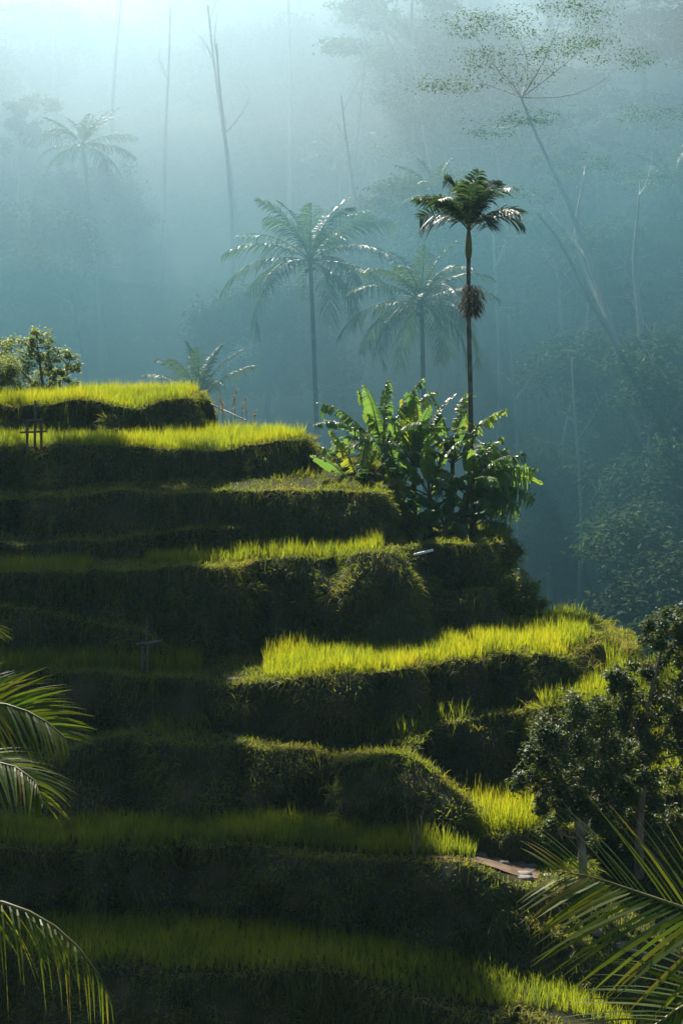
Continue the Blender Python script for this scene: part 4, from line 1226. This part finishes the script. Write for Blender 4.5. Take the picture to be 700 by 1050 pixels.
# coconut palms one can tell apart
def cp(pxc, pyc, Y, label, pxb=None, **kw):
    top = P(pxc, pyc, Y)
    bx_ = X(pxb if pxb is not None else pxc, Y)
    zb = max(hz(bx_, Y), float(body_z(bx_, Y)), 0.0)
    return coconut((bx_, Y, zb - .5), top, label, None, **kw)
cp(318, 268, 119, 'big coconut palm with glinting spread fronds behind the second terrace', 331, nf=27, L=6.3, seed=1, droop=1.25, coconuts=6, trunk_r=.2, wid=.08)
cp(432, 312, 112, 'coconut palm with hanging fronds just left of the areca trunk', 440, nf=28, L=5.6, seed=2, droop=1.5, coconuts=4, trunk_r=.2, wid=.07)
cp(85, 150, 172, 'faint leaning coconut palm at the upper left with a thin pale trunk', 106, nf=20, L=5.2, seed=4, detail=34, wid=.1, trunk_r=.22, bark=M_PALE)
cp(345, 160, 200, 'faint coconut palm in the mist above the big coconut palm', 352, nf=18, L=5.2, seed=6, detail=30, wid=.12, bark=M_PALE)
cp(690, 190, 150, 'coconut palm in the shade at the right edge', 700, nf=20, L=4.8, seed=7, detail=40, wid=.08)
cp(632, 285, 150, 'drooping coconut palm beside the forked albizia limbs', 650, nf=18, L=4.6, seed=8, detail=40, wid=.08)
cp(448, 205, 150, 'coconut palm with a yellow sunlit crown behind the areca crown', 452, nf=18, L=4.6, seed=9, detail=36, wid=.09)
cp(40, 250, 190, 'faint coconut palm low at the left edge of the mist', 44, nf=18, L=5.0, seed=10, detail=30, wid=.12)
cp(205, 412, 108, 'short young palm whose fronds rise behind the topmost field', 202, nf=13, L=4.2, seed=11, wid=.07, els=lambda f: 1.45 - .9 * f)
cp(625, 490, 122, 'low young palm in the dark hollow above the leafy trees', 640, nf=14, L=3.6, seed=13, wid=.08, els=lambda f: 1.3 - 1.1 * f)

# ------------------------------------------------------------------ haze
def vol_mat(name, col, dens, aniso):
    m = bpy.data.materials.new(name)
    m.use_nodes = True
    nt = m.node_tree
    nt.nodes.remove(nt.nodes['Principled BSDF'])
    v = nt.nodes.new('ShaderNodeVolumePrincipled')
    v.inputs['Color'].default_value = (*col, 1)
    v.inputs['Density'].default_value = dens
    v.inputs['Anisotropy'].default_value = aniso
    nt.links.new(v.outputs[0], nt.nodes['Material Output'].inputs['Volume'])
    return m
HAZE_D, HAZE_C, HAZE_G = 0.00018, (0.42, 0.80, 1.0), 0.6
mb = MB()
x0, x1, y0, y1, z0, z1 = -620, 620, -620, 620, -1.5, 158
V = [(x0, y0, z0), (x1, y0, z0), (x1, y1, z0), (x0, y1, z0), (x0, y0, z1), (x1, y0, z1), (x1, y1, z1), (x0, y1, z1)]
mb.add(V, [(0, 3, 2, 1), (4, 5, 6, 7), (0, 1, 5, 4), (1, 2, 6, 5), (2, 3, 7, 6), (3, 0, 4, 7)])
tag(mb.build('haze', vol_mat('haze_air', HAZE_C, HAZE_D, HAZE_G)), 'thin morning haze filling the valley air', 'haze', kind='stuff')

def mist_bank(x0, x1, y0, y1, top, dens, col, gq, label, seed):
    """closed bank of mist lying on the hillside: floor under the ground, lumpy top"""
    n, m = 60, 50
    u = np.linspace(0, 1, n); v = np.linspace(0, 1, m)
    U, W = np.meshgrid(u, v, indexing='ij')
    XX = x0 + (x1 - x0) * U; YY = y0 + (y1 - y0) * W
    zb = np.maximum(hill_z(XX, YY), 0) - 2.5
    edge = np.clip(np.minimum.reduce([U, 1 - U, W * .9, 1 - W]) * 5, 0, 1)
    edge = edge * edge * (3 - 2 * edge)
    lump = fbm(np.stack([XX * .03, YY * .022, 0 * XX + seed], -1), 3)
    zt = zb + 0.2 + np.maximum(top(XX, YY) + 5 * lump - zb, 0.3) * edge
    mb = MB()
    mb.grid(np.stack([XX, YY, zt], -1))
    nb = n * m
    gb = np.stack([XX, YY, zb], -1)
    mb.grid(gb)
    # skirt
    T = np.stack([XX, YY, zt], -1)
    for a, c in ((T[0], gb[0]), (T[-1][::-1], gb[-1][::-1]), (T[::-1, 0], gb[::-1, 0]), (T[:, -1], gb[:, -1])):
        mb.grid(np.stack([a, c], 0))
    o = mb.build('mist', vol_mat('mist_air', col, dens, gq))
    bm = bmesh.new()
    bm.from_mesh(o.data)
    bmesh.ops.remove_doubles(bm, verts=bm.verts, dist=0.01)
    bmesh.ops.recalc_face_normals(bm, faces=bm.faces)
    bm.to_mesh(o.data)
    bm.free()
    return tag(o, label, 'mist', kind='stuff')
MIST_D = 0.0155
mist_bank(-130, 110, 102, 345, lambda x, y: 36 + .22 * y - 0.12 * np.maximum(x - 10, 0) - 10 * np.exp(-((y - 112) / 12) ** 2), MIST_D, (0.55, 0.83, 1.0), .58, 'bright bank of mist lying over the wooded hillside', 3.3)
mist_bank(-70, 60, 80, 150, lambda x, y: 43 - .16 * (y - 80) + 0.3 * np.maximum(x - 2, 0), 0.024, (0.085, 0.225, 0.29), .4, 'mist coloured dark teal as forest shade right behind the terraces', 6.4)  # dark mist colour dims palms and hollow in place of forest shade

# ------------------------------------------------------------------ foreground palms (fronds reach into the picture)
def near_palm(crown, label, fr, paths):
    crown = np.array(crown, float)
    base = np.array([crown[0] * 1.05, crown[1] + .5, float(max(body_z(crown[0], crown[1]), 0) if crown[1] > 20 else 0.0)])
    r = empty('coconut_palm', base, label, 'palm tree', 'coconut palms close to the camera')
    t = np.linspace(0, 1, 16)
    d = crown - base
    c = np.stack([d[0] * t ** 1.6, d[1] * t ** 1.6, d[2] * t], 1)
    MB().tube(c, .16 * (1 - .3 * t) * (1 + .4 * np.exp(-18 * t)), 10).build('trunk', M_BARK, r)
    for (az, el, L, kw) in fr:
        frond(r, c[-1] + np.array([0, 0, .1]), R(az), R(el), L, **kw)
    for (pp, kw) in paths:
        pth = np.vstack([c[-1] + [0, 0, .05], [P(*p) - base for p in pp]])
        frond(r, c[-1], 0, 0, 2, path=pth, **kw)
    return r
kwn = dict(npair=64, leaf=.62, wid=.026, rr=.024, segs=5, start=.2)
near_palm(P(-235, 800, 12.5), 'coconut palm at the left whose sunlit fronds reach into the picture',
    [(60, 40, 2.4, dict(kwn, sag=.5)), (120, 45, 2.4, dict(kwn, sag=.5)), (180, 35, 2.4, dict(kwn, sag=.5)), (240, 40, 2.4, dict(kwn, sag=.5)), (290, 35, 2.0, dict(kwn, sag=.5)), (200, 70, 2.4, dict(kwn, sag=.4))],
    [([(-150, 752, 12.5), (-80, 730, 12.4), (-15, 720, 12.3), (22, 727, 12.2), (48, 740, 12.1), (68, 757, 12.0)], dict(dict(kwn, npair=86, wid=.024, leaf=.56), roll=-1.0, twist=.5, hang=.22, vee=.1, jitter=.06, spread=1.0)),
     ([(-150, 795, 12.1), (-70, 780, 11.9), (-10, 780, 11.8), (20, 788, 11.7), (38, 803, 11.6), (44, 824, 11.5)], dict(kwn, roll=-.5, twist=.3, hang=.4, vee=.1, leaf=.5, spread=.9))])
near_palm(P(-230, 940, 11.0), 'second coconut palm at the lower left with one dark drooping frond in the picture',
    [(100, 40, 2.4, dict(kwn, sag=.5)), (170, 35, 2.4, dict(kwn, sag=.5)), (250, 40, 2.4, dict(kwn, sag=.5)), (210, 72, 2.4, dict(kwn, sag=.4))],
    [([(-150, 912, 11), (-72, 915, 10.9), (-14, 922, 10.8), (24, 932, 10.7), (62, 954, 10.6), (94, 988, 10.5), (114, 1024, 10.5)], dict(kwn, npair=36, wid=.015, roll=.2, twist=.1, hang=.85, vee=-.35, leaf=.40, spread=.8))])
near_palm(P(905, 1010, 8.0), 'coconut palm at the lower right with a broad frond fanning into the picture',
    [(90, 45, 2.4, dict(kwn, sag=.5)), (20, 40, 2.4, dict(kwn, sag=.5)), (310, 40, 2.0, dict(kwn, sag=.5)), (60, 70, 2.4, dict(kwn, sag=.4))],
    [([(850, 985, 8.0), (770, 955, 7.9), (700, 931, 7.8), (645, 912, 7.8), (605, 899, 7.7), (570, 893, 7.7)], dict(kwn, npair=50, leaf=.64, wid=.026, rr=.018, roll=1.25, twist=-.2, hang=.14, vee=.05, jitter=.05, spread=1.25, start=.1)),
     ([(850, 1000, 8.0), (780, 1000, 7.9), (720, 1020, 7.7), (670, 1052, 7.6), (630, 1085, 7.5)], dict(kwn, npair=40, leaf=.55, wid=.026, rr=.018, roll=1.0, hang=.15, vee=.05, spread=1.2))])
